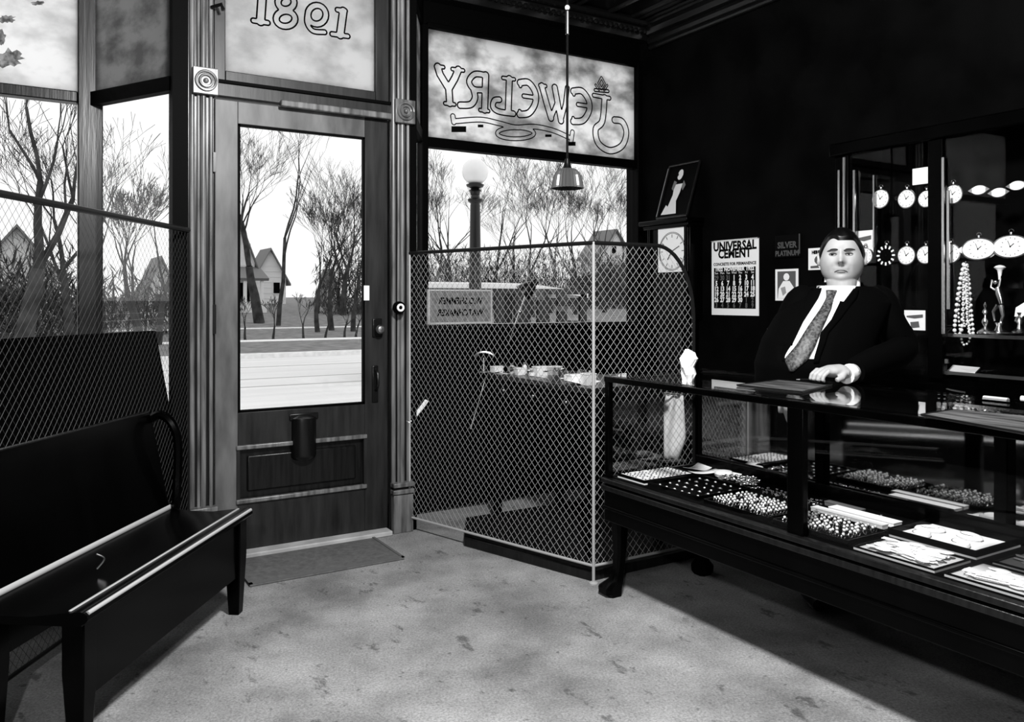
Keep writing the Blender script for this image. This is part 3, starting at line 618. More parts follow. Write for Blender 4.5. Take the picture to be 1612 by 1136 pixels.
# small bright things along the mirror
def charm():
    o = thing('cuff_link', 'small bright cuff link set out in rows along the mirror doors', 'cuff link', (0, 0, 0), 'cuff links along the mirror')
    MB().ball((0, 0, .006), .007, 8, 5, (1, 1, .5)).build('face', silver, o); MB().tube([(0, 0, .004), (0, 0, 0), (.004, 0, 0)], .0015, 5).build('shank', silver, o); return o
ch = charm(); used = False
for j in range(34):
    for i in range(3):
        if rnd.random() < .3: continue
        q = (2.66+i*.035+rnd.uniform(-.008, .008)+(.08 if 1.74 < 2.40-j*.02 < 2.1 else 0)*0+.0, 2.40-j*.0185+rnd.uniform(-.005, .005), zt)
        if q[1] < 1.77: continue
        if 1.76 < q[1] < 2.1 and q[0] < 2.735: continue
        if not used: ch.location = q; used = True
        else: dup(ch, q, (rnd.uniform(-.3, .3), rnd.uniform(-.3, .3), rnd.uniform(0, 3)))
# white flat boxes
for k, (x, y, sx, sy, lab) in enumerate(((2.60, 1.92, .035, .30, 'long narrow white pen box beside the ring tray'), (2.665, 1.90, .05, .27, 'long flat white box with a dark ribbon behind the pen box'), (2.715, 2.02, .03, .16, 'short grey box lying behind the long flat white box'))):
    o = thing('flat_box', lab, 'box', (x, y, zt)); MB().box(x-sx/2, x+sx/2, y-sy/2, y+sy/2, zt, zt+.014).build('base', papermat if k < 2 else greyprint, o, bev=.002)
    MB().box(x-sx/2-.001, x+sx/2+.001, y-sy/2-.001, y+sy/2+.001, zt+.014, zt+.018).build('lid', papermat if k < 2 else greyprint, o, bev=.001)
# flatware
def flat(kind):
    o = thing(kind, {'spoon': 'bright silver spoon in the open flatware trays', 'fork': 'bright silver fork in the open flatware trays', 'table_knife': 'bright silver knife in the open flatware trays'}[kind], 'flatware', (0, 0, 0), kind.replace('_', ' ')+'s in the flatware trays')
    hn = MB(); hn.loft([[V((x, w_*a, .003+b*.0015)) for a, b in ((-1, 0), (-.5, 1), (.5, 1), (1, 0), (.5, -1), (-.5, -1))] for x, w_ in ((-.075, .003), (-.07, .008), (-.05, .0065), (.0, .003), (.02, .003))])
    hn.build('handle', whiteenamel if kind == 'table_knife' else flatm, o)
    if kind == 'spoon': MB().ball((.045, 0, .004), .026, 10, 6, (1, .6, .18)).build('bowl', flatm, o)
    elif kind == 'fork':
        MB().prism([(.02, -.003, .003), (.04, -.011, .003), (.05, -.011, .003), (.05, .011, .003), (.04, .011, .003), (.02, .003, .003)], (0, 0, .002)).build('fork_head', flatm, o)
        for k in range(4): MB().box(.049, .075, -.011+k*.0063, -.008+k*.0063, .003, .005).build('tine', flatm, o)
    else: MB().prism([(.02, -.006, .003), (.085, -.006, .003), (.09, 0, .003), (.08, .008, .003), (.02, .006, .003)], (0, 0, .0015)).build('blade', flatm, o)
    return o
protos = {k: flat(k) for k in ('spoon', 'fork', 'table_knife')}; usedp = set()
def lay(kind, loc, rz, tilt=0, wh=''):
    if kind not in usedp: o = protos[kind]; o.location = loc; o.rotation_euler = (0, tilt, rz); usedp.add(kind)
    else: o = dup(protos[kind], loc, (0, tilt, rz))
    o['label'] = 'bright silver %s among the flatware in the %s' % (kind.replace('table_', ''), wh); o['group'] = kind.replace('table_knife', 'knive')+'s in the '+wh
for lab, x0, x1, y0, y1, n in (('white lined flatware tray against the front glass past the middle post', 2.33, 2.52, 1.425, 1.70, 44), ('large white lined flatware tray at the front glass nearest the frame edge', 2.33, 2.53, .86, 1.395, 90), ('white lined flatware tray behind the large one', 2.56, 2.81, .86, 1.38, 60)):
    regtray('f', 'flatware_tray', lab, x0, x1, y0, y1, bed=mat('grey_tray_cloth', .42, .9), h=.012)
    for i in range(n):
        k = rnd.choice(['spoon', 'fork', 'table_knife', 'spoon'])
        m_ = .10 if (x1-x0) < .3 else .09
        lay(k, (rnd.uniform(x0+.036, x1-.036), rnd.uniform(y0+.095, y1-.095), zt+.0005+.0009*(i % 14)), rnd.choice([pi/2, -pi/2, pi/2])+rnd.uniform(-.28, .28), rnd.uniform(-.03, .03), wh='tray past the middle post' if n == 44 else 'large near tray' if n == 90 else 'tray behind the large one')
# raised tray with medals and purses
to = regtray('m', 'presentation_tray', 'deep black tray of pale purses and brooches behind the flatware', 2.56, 2.82, 1.43, 1.735, h=.028, bed=stonem)
for k, (x, y, a, lab) in enumerate(((2.63, 1.66, .2, 'white leather purse at the mirror corner of the deep tray'), (2.75, 1.56, 1.3, 'pale folded glove in the deep tray'), (2.64, 1.53, .6, 'round purse with dark clasp in the deep tray'), (2.72, 1.68, 2.2, 'small pale pouch near the boxes in the deep tray'))):
    o = thing('purse', lab, 'purse', (x, y, zt)); R = M4.Rotation(a, 3, 'Z')
    MB().loft([[V((x, y, zt+z))+R @ V((.05*s_*cos(t), .033*s_*sin(t), 0)) for t in np.linspace(0, 2*pi, 14, endpoint=False)] for z, s_ in ((0, .9), (.006, 1), (.012, .9), (.017, .5))]).build('purse_body', stonem, o)
    MB().tube([V((x, y, zt+.014))+R @ V((.03*cos(t), .022*sin(t), 0)) for t in np.linspace(0, 3, 8)], .002, 5).build('clasp', darkmetal if k % 2 == 0 else silver, o)
# on the showcase top: two worn counter mats, crumpled paper, small tray
def cmat(label, pts):
    q = [P(x, y, z=TZ+.003) for x, y in pts]; o = thing('counter_mat', label, 'mat', (q[0].x, q[0].y, TZ)); MB().prism([p+V((0, 0, -.002)) for p in q], (0, 0, .005)).build('mat_pad', marble, o, bev=.001)
    mb = MB()
    for a, b in zip(q, q[1:]+q[:1]): mb.tube([a+V((0, 0, .003)), b+V((0, 0, .003))], .003, 5)
    mb.build('mat_edge', darkmetal, o)
cmat('worn black counter mat lying on the showcase before the jeweller', [(1160, 607), (1262, 618), (1310, 606), (1225, 599)])
cmat('long worn grey counter mat on the showcase at the frame edge', [(1450, 654), (1640, 688), (1640, 660), (1500, 646)])
c = P(1083, 600, z=TZ)
rgp = []
for k, (z, r) in enumerate(((0, .022), (.03, .03), (.06, .026), (.095, .034), (.12, .02), (.135, .006))):
    rgp.append([V((c.x+r*(1+.35*sin(5*t+k*1.7))*cos(t)+.008*sin(k*2), c.y+r*(1+.3*cos(3*t+k))*sin(t), TZ+z)) for t in np.linspace(0, 2*pi, 18, endpoint=False)])
tag(MB().loft(rgp).build('crumpled_paper', papermat, smooth=False), 'crumpled white paper standing on the far corner of the showcase', 'paper')
# pen in front of the hand
c = P(1270, 597, z=TZ+.006); o = thing('pen', 'dark pen lying on the showcase under the hand', 'pen', c)
MB().tube([c+RT*-.03, c+RT*.05], .004, 8).build('barrel', darkmetal, o); MB().tube([c+RT*-.045, c+RT*-.03], [.001, .0035], 8).build('nib', silver, o)
# ------------------------------------------------------------ repair bench inside the cage
de = thing('repair_desk', 'dark watchmaker desk standing inside the wire cage', 'desk', (2.8, 3.8, 0))
DX0, DX1, DY0, DY1, DZ = 2.45, 2.98, 3.30, 4.32, .90
MB().box(DX0, DX1, DY0, DY1, DZ-.03, DZ).build('desktop', darkwood, de, bev=.004); MB().box(DX0+.02, DX1-.02, DY0+.02, DY1-.02, DZ-.14, DZ-.03).build('apron', blackpaint, de)
for x in (DX0+.04, DX1-.04):
    for y in (DY0+.04, DY1-.04): MB().box(x-.02, x+.02, y-.02, y+.02, .05, DZ-.14).build('leg', blackpaint, de)
for k in range(3): 
    d_ = MB().box(DX0+.008, DX0+.02, DY0+.06+k*.32, DY0+.34+k*.32, DZ-.13, DZ-.045).build('drawer', blackpaint, de); MB().ball((DX0+.0, DY0+.2+k*.32, DZ-.09), .009).build('knob', brass, d_)
# desk lamp
dc = P(790, 574, z=DZ+.01); dt = P(828, 462, d=(dc.x*VW.x+dc.y*VW.y)-.02)
o = thing('desk_lamp', 'black shaded desk lamp on a thin bright rod inside the cage', 'lamp', (dc.x, dc.y, DZ))
MB().lathe([(.045, 0), (.045, .012), (.02, .022), (.008, .04)], (dc.x, dc.y, DZ), 20).build('base', brass, o)
MB().tube([(dc.x, dc.y, DZ+.03), dt], .005, 6).build('rod', silver, o)
md = (V((dc.x, dc.y, DZ))*.25+dt*.75); MB().ball(md, .013).build('joint', silver, o)
sh = MB(); ax = (RT*.6+V((0, 0, .55))).normalized(); q_ = ax.to_track_quat('Z', 'Y').to_matrix()
sh.lathe([(.018, .10), (.024, .07), (.034, .055), (.052, .02), (.064, -.03), (.060, -.03), (.045, .02)], dt+V((0, 0, .02)), 16, rot=q_); sh.build('shade', darkmetal, o)
# clutter on the desk
def jar(label, px, r, h, m, y=590):
    c = P(px, y, z=DZ); o = thing('glass_jar', label, 'jar', (c.x, c.y, DZ)); MB().lathe([(r*.8, 0), (r, .004), (r, h*.75), (r*.6, h*.85), (r*.6, h)], (c.x, c.y, DZ), 12).build('jar_body', m, o)
    MB().lathe([(r*.66, h-.004), (r*.66, h+.008)], (c.x, c.y, DZ), 12).build('lid', brass, o)
jar('small white jar on the repair desk below the lamp', 806, .018, .04, whiteenamel, 584); jar('taller white jar on the repair desk', 826, .015, .06, whiteenamel, 588); jar('squat pale jar near the desk edge', 838, .022, .028, stonem, 592)
jar('small bright jar by the cage post', 893, .02, .045, whiteenamel, 600)
for k, (px, py, L1, W1, rz_, lab) in enumerate(((860, 586, .20, .10, .2, 'stack of white papers on the repair desk'), (880, 595, .22, .07, -.1, 'long white envelope on the repair desk'), (915, 602, .16, .14, .4, 'white work tray paper at the desk corner'), (830, 583, .1, .08, .6, 'small white card behind the jars'), (800, 588, .11, .05, .1, 'pale slip beside the lamp base'))):
    c = P(px, py, z=DZ+.005); o = paper(lab, c.x, c.y, L1, W1, rz_-YAW, z=DZ+.004+.014*(k == 0), curl=.012, name='desk_paper', cat='paper')
def tool(label, px, py, kind):
    c = P(px, py, z=DZ); o = thing(kind, label, 'tool', (c.x, c.y, DZ))
    if kind == 'bench_vise':
        MB().box(c.x-.03, c.x+.03, c.y-.02, c.y+.02, DZ, DZ+.03).build('vise_base', brass, o); MB().box(c.x-.025, c.x-.008, c.y-.03, c.y+.03, DZ+.03, DZ+.07).build('jaw', silver, o); MB().box(c.x+.008, c.x+.025, c.y-.03, c.y+.03, DZ+.03, DZ+.07).build('jaw', silver, o)
        MB().tube([(c.x-.07, c.y, DZ+.05), (c.x+.06, c.y, DZ+.05)], .004, 6).build('screw', silver, o)
    elif kind == 'eyeglass_hook':
        MB().tube([(c.x, c.y, DZ), (c.x, c.y, DZ+.09)], .005, 6).build('stand_rod', silver, o); MB().tube([V((c.x, c.y, DZ+.09))+RT*(.06*cos(t))+V((0, 0, .035*sin(t))) for t in np.linspace(.2, 2.9, 10)], .006, 6).build('hook_arc', silver, o); MB().lathe([(.03, 0), (.03, .008)], (c.x, c.y, DZ)).build('stand_foot', brass, o)
    else:
        MB().box(c.x-.04, c.x+.04, c.y-.015, c.y+.015, DZ, DZ+.015).build('lathe_bed', silver, o); MB().box(c.x-.035, c.x-.012, c.y-.012, c.y+.012, DZ+.015, DZ+.05).build('headstock', silver, o)
        MB().lathe([(.016, -.01), (.016, .01)], (c.x-.05, c.y, DZ+.038), 12, 'x').build('pulley', brass, o); MB().box(c.x+.015, c.x+.033, c.y-.01, c.y+.01, DZ+.015, DZ+.045).build('tailstock', silver, o)
for k, (px, py, w_, h_, lab) in enumerate(((817, 590, .05, .035, 'squat white carton below the lamp rod'), (852, 592, .09, .05, 'white carton in the middle of the repair desk'), (868, 586, .12, .03, 'long low white carton behind the middle one'), (905, 603, .08, .04, 'white carton beside the desk corner'), (926, 606, .06, .055, 'upright white carton touching the cage post'), (782, 586, .06, .03, 'small pale carton left of the lamp base'))):
    c = P(px, py, z=DZ); c.x = min(c.x, DX1-.07); o = thing('carton', lab, 'box', (c.x, c.y, DZ)); MB().box(c.x-w_/2, c.x+w_/2, c.y-.03, c.y+.03, DZ, DZ+h_).build('carton_body', papermat, o, bev=.002); MB().box(c.x-w_/2-.002, c.x+w_/2+.002, c.y-.032, c.y+.032, DZ+h_, DZ+h_+.008).build('lid', papermat, o, bev=.002)
tool('small bright vise on the desk by the lamp', 872, 598, 'bench_vise'); tool('arched bright hook stand left of the lamp', 762, 586, 'eyeglass_hook'); tool('tiny bright watchmaker lathe by the cage post', 925, 596, 'watch_lathe'); tool('tiny bright lathe beyond the lamp base', 815, 590, 'watch_lathe')
a = P(768, 592, d=4.75); b = P(757, 622, d=4.6); c = P(741, 675, d=4.5)
tag(MB().tube(smoothline([tuple(P(790, 585, d=4.85)), tuple(a), tuple(b), tuple(c)]), .0035, 6).build('loose_cord', silver), 'thin pale cord trailing over the left edge of the repair desk', 'cord')
# towel hung from desk side
cw = thing('hanging_cloth', 'white cloth hanging from the far side of the repair desk', 'cloth', (3.19, 3.45, DZ))
def fn(a, b):
    y = 3.52-.16*b*(.6+.4)+(a-.5)*(.13+.15*b*(1-b)*1.4); return V((3.185+.012*sin(a*14)*b+.012*a, 3.47+(a-.5)*(.20+.05*b), DZ+.003-.45*b))
def cl(a, b):
    tp = P(1049+(1075-1049)*a, 622, d=4.55); bt = P(1045+(1070-1045)*a, 722, d=4.55); md_ = P(1031+(1080-1031)*a, 690, d=4.55)
    q = tp*(1-b)**2+md_*2*b*(1-b)+bt*b*b if False else (tp*(1-b/.65)+md_*(b/.65) if b < .65 else md_*(1-(b-.65)/.35)+bt*((b-.65)/.35))
    return q+VW*.012*sin(a*11+b*2)+(V((0, 0, .0)))
MB().grid(cl, 14, 14).build('cloth_sheet', stonem, cw, solid=.002)
MB().tube([P(1047, 621, d=4.56), P(1078, 621, d=4.56), (DX1, 3.40, DZ-.06)], .006, 6).build('towel_bar', brass, cw)
a = P(642, 664, d=4.75); b = P(672, 630, d=4.9); tag(MB().tube(smoothline([tuple(a), tuple(a*.5+b*.5+V((0, 0, -.01))), tuple(b)]), .012, 6, sq=.3).build('bright_streak', papermat), 'curling white strip standing in for a bright streak low behind the mesh by the door post', 'paper')  # white strip added to stand in for a bright reflected streak
# ------------------------------------------------------------ regulator clock
CX = 4.12; ck = thing('longcase_clock', 'tall black longcase clock with a square white dial against the wall by the window', 'clock', (4.18, 4.57, 0))
cy0, cy1 = 4.345, 4.80
MB().box(CX+.02, RX-.003, cy0+.04, cy1-.04, .22, 1.20).build('trunk', blackwood, ck, bev=.004); MB().box(CX-.03, RX-.003, cy0, cy1, 0, .22).build('plinth', blackwood, ck, bev=.005)
MB().box(CX, RX-.003, cy0+.0, cy1, 1.20, 1.90).build('hood', blackwood, ck, bev=.005)
MB().box(CX-.05, RX-.003, cy0-.02, cy1+.05, 1.90, 1.935).box(CX-.03, RX-.003, cy0-.01, cy1+.02, 1.87, 1.90).build('crown_shelf', blackwood, ck, bev=.006)
MB().tube([(CX-.01, cy0+.03, 1.2), (CX-.01, cy0+.03, 1.87)], .014, 10).build('hood_column', blackwood, ck); MB().tube([(CX-.01, cy1-.03, 1.2), (CX-.01, cy1-.03, 1.87)], .014, 10).build('hood_column', blackwood, ck)
a = P(1036, 361, X=CX-.012); b = P(1081, 427, X=CX-.012); py0, py1, pz0, pz1 = b.y, a.y, b.z-.0, a.z
dl = MB().box(CX-.012, CX-.002, py0, py1, pz0, pz1).build('dial_plate', papermat, ck)
dc_ = V((CX-.013, (py0+py1)/2, (pz0+pz1)/2-.01)); R_ = min(py1-py0, pz1-pz0)*.46
rg = MB()
for r in (R_, R_*.94): rg.tube([dc_+V((0, r*cos(t*pi/24), r*sin(t*pi/24))) for t in range(49)], .002, 4, cap=False)
rg.build('dial_ring', inkm, dl)
hm = MB()
for k in range(12): t = k*pi/6; a_ = V((0, cos(t), sin(t))); hm.beam(dc_+a_*R_*.72, dc_+a_*R_*.88, .006, .001, up=(1, 0, 0))
hm.build('hour_marks', greyprint, dl); MB().beam(dc_+V((-.003, 0, 0)), dc_+V((-.003, .045, -.06)), .006, .002, up=(1, 0, 0)).build('hour_hand', inkm, dl); MB().beam(dc_+V((-.004, 0, 0)), dc_+V((-.004, -.08, .035)), .004, .002, up=(1, 0, 0)).build('minute_hand', inkm, dl)
MB().box(CX+.01, CX+.018, cy0+.10, cy1-.10, .35, 1.1).build('trunk_door', darkwood, ck, bev=.003)
# framed picture leaning on the clock
a = P(1038, 336, X=4.04); b = P(1092, 258, X=4.20)
fo = thing('framed_picture', 'dark framed picture of a figure in a white apron standing on top of the clock', 'picture', (4.08, 4.3, 1.935))
e0 = V((4.09, 4.66, 1.945)); e1 = V((4.09, 4.34, 1.945)); upv = V((.13, 0, .40)); W_ = (e1-e0)
def fp(a, b, o_=0): return e0+W_*a+upv*b+V((-1, 0, .28)).normalized()*o_
MB().prism([fp(0, 0), fp(1, 0), fp(1, 1), fp(0, 1)], V((.012, 0, 0))).build('picture_ground', blackpaint, fo)
fm = MB()
for (p, q) in (((0, 0), (1, 0)), ((1, 0), (1, 1)), ((1, 1), (0, 1)), ((0, 1), (0, 0))): fm.tube([fp(*p, .004), fp(*q, .004)], .009, 6)
fm.build('picture_frame', darkmetal, fo); MB().tube([fp(.0, .03, .012), fp(0, .95, .012)], .004, 6).build('gilt_edge', brass, fo)
def blob(pts, m, nm, o_): MB().add([fp(x, y, o_) for x, y in pts], [tuple(range(len(pts)))]).build(nm, m, fo, smooth=False)
pw = mat('print_white', .6, .7); pg = mat('print_grey', .12, .7)
blob([(.45+.09*cos(t), .80+.10*sin(t)) for t in np.linspace(0, 6.1, 12)], pw, 'painted_face', .004)
blob([(.36+.04*cos(t), .80+.035*sin(t)) for t in np.linspace(0, 6.1, 10)], blackpaint, 'painted_face_shadow', .006)
blob([(.34, .62), (.60, .62), (.58, .45), (.52, .30), (.62, .06), (.22, .06), (.30, .25), (.36, .42)], pw, 'painted_apron', .005)
blob([(.30, .70), (.40, .66), (.38, .60), (.34, .5), (.27, .55)], pg, 'painted_sleeve', .006); blob([(.62, .68), (.72, .58), (.66, .48), (.60, .55)], pg, 'painted_sleeve', .006)
blob([(.12, .06), (.24, .06), (.30, .20), (.22, .24)], pw, 'painted_sack', .007)
# ------------------------------------------------------------ calendar and cards on the right wall
def wallrect(px, X): # px: corners TL, BR
    a = P(*px[0], X=X); b = P(*px[1], X=X); return a.y, b.y, b.z, a.z
WX = RX-.004
ca = thing('wall_calendar', 'large UNIVERSAL CEMENT wall calendar for November hanging on the dark wall', 'calendar', P(1157, 440, X=WX))
y1, y0, z0, z1 = wallrect(((1121, 380), (1195, 497)), WX)   # y1 > y0 (y1 is left in view)
MB().box(WX-.004, WX, y0, y1, z0, z1).build('sheet', papermat, ca)
CH = z1-z0; CW = y1-y0
def cf(fx, fz, o_=.006): return (WX-o_, y1-fx*CW, z1-fz*CH)
MB().tube([(WX-.008, y0, z1), (WX-.008, y1, z1)], .006, 6).build('top_strip', silver, ca)
def ct(t, fx, fz, size, m=None, bold=.0, sx=1.0, o_=.006, al='CENTER'):
    b_ = cf(fx, fz); return text_mb(t, size, lambda x, y: (WX-o_, b_[1]-x, b_[2]+y), bold, al, sx=sx)
h1 = ct('UNIVERSAL', .5, .135, .085, bold=.0035, sx=.92); q = ct('CEMENT', .5, .235, .085, bold=.0035, sx=.92); h1.add(q.v, q.f); h1.build('heading', inkm, ca)
h1 = ct('CONCRETE FOR PERMANENCE', .5, .335, .028, bold=.001); h1.build('slogan', inkm, ca)
MB().box(WX-.0055, WX-.003, y0+CW*.06, y1-CW*.055, z0+CH*.09, z1-CH*.365).build('date_block', inkm, ca)
q = ct('1922', .17, .41, .036, bold=.0015, o_=.007); 
for t, fx in (('NOVEMBER', .5), ('1922', .83)): q2 = ct(t, fx, .41, .036, bold=.0015, o_=.007); q.add(q2.v, q2.f)
for k, t in enumerate('Sun Mon Tue Wed Thu Fri Sat'.split()): q2 = ct(t, .115+k*.128, .45, .022, o_=.007); q.add(q2.v, q2.f)
q.build('month_heading', papermat, ca)
days = [29, 30, 31]+list(range(1, 31))+list(range(1, 10)); n1 = MB(); n2 = MB()
for i, dday in enumerate(days):
    q = ct(str(dday), .115+(i % 7)*.128, .53+(i//7)*.0735, .046, bold=.002, o_=.007, sx=.85); (n1 if 3 <= i < 33 else n2).add(q.v, q.f)
n1.build('day_numbers', papermat, ca); n2.build('other_month_numbers', greyprint, ca)
sgn = thing('silver_platinum_sign', 'small black sign lettered SILVER PLATINUM on the wall beside the calendar', 'sign', P(1240, 388, X=WX))
y1_, y0_, z0_, z1_ = wallrect(((1221, 371), (1261, 404)), WX); MB().box(WX-.01, WX, y0_, y1_, z0_, z1_).build('sign_board', mat('sign_black', .0015, .8, .05), sgn, bev=.002)
sl = mat('worn_letters', .05, .6)
q = text_mb('SILVER', .055, lambda x, y: (WX-.012, (y0_+y1_)/2-x, z0_+.062+y), .002, sx=.95); text_mb('PLATINUM', .046, lambda x, y: (WX-.012, (y0_+y1_)/2-x, z0_+.012+y), .002, mb=q, sx=.85); q.build('lettering', sl, sgn)
MB().box(WX-.014, WX-.008, y0_, y0_+.006, z0_+.02, z1_).build('sign_edge', sl, sgn)
def card(px, label, nm='picture_card', X=WX, prt=1, tone=greyprint):
    a = P(*px[0], X=X); b = P(*px[1], X=X); o = thing(nm, label, 'card', ((a+b)/2)); MB().box(X-.003, X, b.y, a.y, b.z, a.z).build('card_sheet', papermat, o)
    W2 = a.y-b.y; H2 = a.z-b.z
    def g(x, z, k=.004): return (X-k, a.y-x*W2, a.z-z*H2)
    def pl_(pts, m, n_, k=.004): MB().add([g(x, z, k) for x, z in pts], [tuple(range(len(pts)))]).build(n_, m, o, smooth=False)
    if prt == 1:
        pl_([(.1, .07), (.9, .07), (.9, .93), (.1, .93)], tone, 'printed_ground'); pl_([(.5+.13*cos(t), .25+.12*sin(t)) for t in np.linspace(0, 6.1, 12)], papermat, 'printed_head', .005)
        pl_([(.36, .38), (.64, .38), (.85, .62), (.9, .93), (.12, .93), (.16, .62)], papermat, 'printed_robe', .005); pl_([(.25, .6), (.45, .55), (.5, .75), (.35, .85)], mat('mid_print', .3, .7), 'printed_posy', .006)
    elif prt == 2:
        q = text_mb('HERE', H2*.2, lambda x, y: (X-.005, a.y-W2*.4-x, a.z-H2*.26+y), .002, sx=.9); q.build('card_text', inkm, o)
        pl_([(.6+.28*cos(t), .55+.22*sin(t)) for t in np.linspace(0, 6.1, 12)], greyprint, 'printed_face'); pl_([(.12, .82), (.5, .8), (.6, .92), (.12, .92)], greyprint, 'printed_band')
    elif prt == 3:
        pl_([(.35, .15), (.95, .12), (.95, .98), (.3, .98)], mat('dark_print', .05, .7), 'printed_ground'); pl_([(.1, .6), (.3, .5), (.3, .98), (.1, .98)], greyprint, 'printed_shade')
    elif prt == 4:
        pl_([(.12, .28), (.9, .2), (.9, .36), (.5, .42), (.12, .36)], greyprint, 'printed_mark'); pl_([(.3, .6), (.7, .55), (.75, .85), (.35, .9)], greyprint, 'printed_figure', .005)
    return o
card(((1221, 424), (1257, 473)), 'white card with a pale robed figure pinned below the black sign'); card(((1273, 391), (1303, 424)), 'small printed card half hidden behind the head', prt=2)
card(((1208, 517), (1232, 578)), 'tall white bordered picture card by the elbow', prt=3)
# ------------------------------------------------------------ wall case with hanging watches
KX = 3.86; ky = lambda px: P(px, 400, X=KX).y
wc = thing('wall_display_case', 'tall black glazed wall case of hanging watches behind the jeweller', 'display case', (KX, 2.0, 0))
YL, YM, YR = ky(1327), ky(1474), .70; WZ = 2.13
MB().box(4.20, RX-.004, YR, YL+.05, 0, WZ).build('back_panel', velvet, wc)
MB().box(KX, 4.20, YL, YL+.05, 0, WZ).build('side_panel', blackwood, wc, bev=.003); MB().box(KX, 4.20, YR-.05, YR, 0, WZ).build('side_panel', blackwood, wc, bev=.003)
MB().box(KX-.03, RX-.004, YR-.05, YL+.07, WZ, WZ+.07).build('cornice', blackwood, wc, bev=.008)
MB().box(KX+.02, 4.20, YR, YL, .93, .96).build('case_floor', blackwood, wc); MB().box(KX, 4.20, YR, YL, 0, .93).build('lower_cabinet', blackwood, wc)
SH = P(1550, 527, X=3.92).z; MB().box(3.90, 4.20, YR, YM-.03, SH-.012, SH).build('shelf', caseglass, wc); MB().box(3.895, 3.90, YR, YM-.03, SH-.014, SH+.002).build('shelf_edge', silver, wc)
for y, wd in ((YL-.02, .04), (YM, .075), (YM-.95, .075)): MB().box(KX-.012, KX+.03, y-wd/2, y+wd/2, .96, WZ).build('post', blackwood, wc, bev=.003)
for x_, px in ((KX-.016, 1323), (KX-.016, 1331), (KX-.016, 1347), (KX-.016, 1487), (KX-.016, 1495)):
    y = ky(px); zt_ = P(px, 248 if px in (1331, 1487) else 268 if px < 1400 else 300, X=KX).z; zb_ = 1.30 if px != 1487 else 1.18
    MB().box(x_, x_+.008, y-.006, y+.006, zb_, min(zt_, 2.12)).build('bright_bead', silver, wc)
for a_, b_ in ((YM+.04, YL-.04), (YM-.91, YM-.04)): MB().box(KX+.004, KX+.008, a_, b_, .97, WZ).build('glass_door', thinglass, wc)
MB().box(KX-.006, KX-.001, ky(1376)-.004, ky(1376)+.004, 1.62, 2.0).build('inner_bead', silver, wc)
for k in range(5):
    MB().box(KX-.012, KX, YR+.06+k*.42, YR+.44+k*.42, .56, .90).build('cabinet_door', blackwood, wc, bev=.004)
def watch(px, py, wpx, hpx, label, name='pocket_watch', dark=False, X=3.93):
    c = P(px, py, X=X); d = c.x*VW.x+c.y*VW.y; r = hpx/2/F*d; ry = max(r, wpx/2/F*d/.80) if wpx > hpx*1.12 else r
    o = thing(name, label, 'watch', c); e = ry/r
    def ring(rr, x): return [V((c.x+x, c.y+rr*e*cos(t), c.z+rr*sin(t))) for t in np.linspace(0, 2*pi, 28, endpoint=False)]
    MB().loft([ring(r*.5, .012), ring(r*.95, .008), ring(r, 0), ring(r*.97, -.005), ring(r*.88, -.006)]).build('case', silver if not dark else darkmetal, o)
    MB().loft([ring(r*.88, -.006), ring(r*.86, -.0075), ring(.001, -.0075)]).build('dial', whiteenamel if not dark else velvet, o)
    if wpx > 22:
        mk = MB()
        for k in range(12):
            t = k*pi/6; a_ = V((0, cos(t), sin(t)))
            if dark: mk.beam(c+V((-.009, 0, 0))+a_*r*.68, c+V((-.009, 0, 0))+a_*r*.98, r*.16, .002, up=(1, 0, 0))
            else: mk.beam(c+V((-.009, 0, 0))+a_*r*.66, c+V((-.009, 0, 0))+a_*r*.78, r*.05, .001, up=(1, 0, 0))
        mk.build('numeral_marks', whiteenamel if dark else pg, o)
        hh = MB(); hh.beam(c+V((-.01, 0, 0)), c+V((-.01, -r*.3, r*.25)), r*.05, .001, up=(1, 0, 0)); hh.beam(c+V((-.0105, 0, 0)), c+V((-.0105, r*.2, r*.5)), r*.04, .001, up=(1, 0, 0)); hh.ball(c+V((-.01, 0, 0)), r*.07, 6, 4)
        hh.build('hands', inkm, o)
        MB().lathe([(r*.09, r*1.0), (r*.13, r*1.04), (r*.13, r*1.2), (r*.07, r*1.24)], c, 10).build('crown', silver, o)
        MB().tube([c+V((0, r*.2*cos(t), r*1.27+r*.17*sin(t))) for t in np.linspace(-.4, pi+.4, 10)], r*.035, 5).build('bow', silver, o)
        if e > 1.1: 
            for s_ in (-1, 1): MB().prism([c+V((0, s_*r*e*.9, -r*.3)), c+V((0, s_*r*e*1.2, 0)), c+V((0, s_*r*e*.9, r*.3))], (-.006, 0, 0)).build('lug', whiteenamel, o)
    else:
        for s_ in (-1, 1): MB().prism([c+V((-.004, s_*r*e*.8, -r*.5)), c+V((-.004, s_*r*e*1.3, 0)), c+V((-.004, s_*r*e*.8, r*.5))], (-.004, 0, 0)).build('lug', silver, o)
    return o
watch(1387, 313, 32, 31, 'white dial pocket watch at the upper left of the wall case')
watch(1428, 313, 32, 31, 'white dial pocket watch second in the upper row under the card')
watch(1459, 313, 30, 28, 'white dial pocket watch tucked against the case post, upper row')
watch(1363, 403, 28, 27, 'white dial watch directly beside the ear of the jeweller')
watch(1396, 402, 32, 32, 'black dial clock face with white hour marks in the lower row', dark=True)
watch(1428, 402, 31, 31, 'white dial pocket watch right of the black dial')
watch(1458, 401, 30, 30, 'white dial pocket watch tucked against the case post, lower row')
watch(1501, 306, 30, 32, 'white dial pocket watch right of the case post, upper row')
watch(1497, 399, 34, 33, 'white dial pocket watch right of the case post, lower row')
watch(1541, 392, 46, 36, 'large white dial watch above the bead necklaces')
watch(1592, 388, 48, 38, 'largest white dial watch above the silver candelabrum')
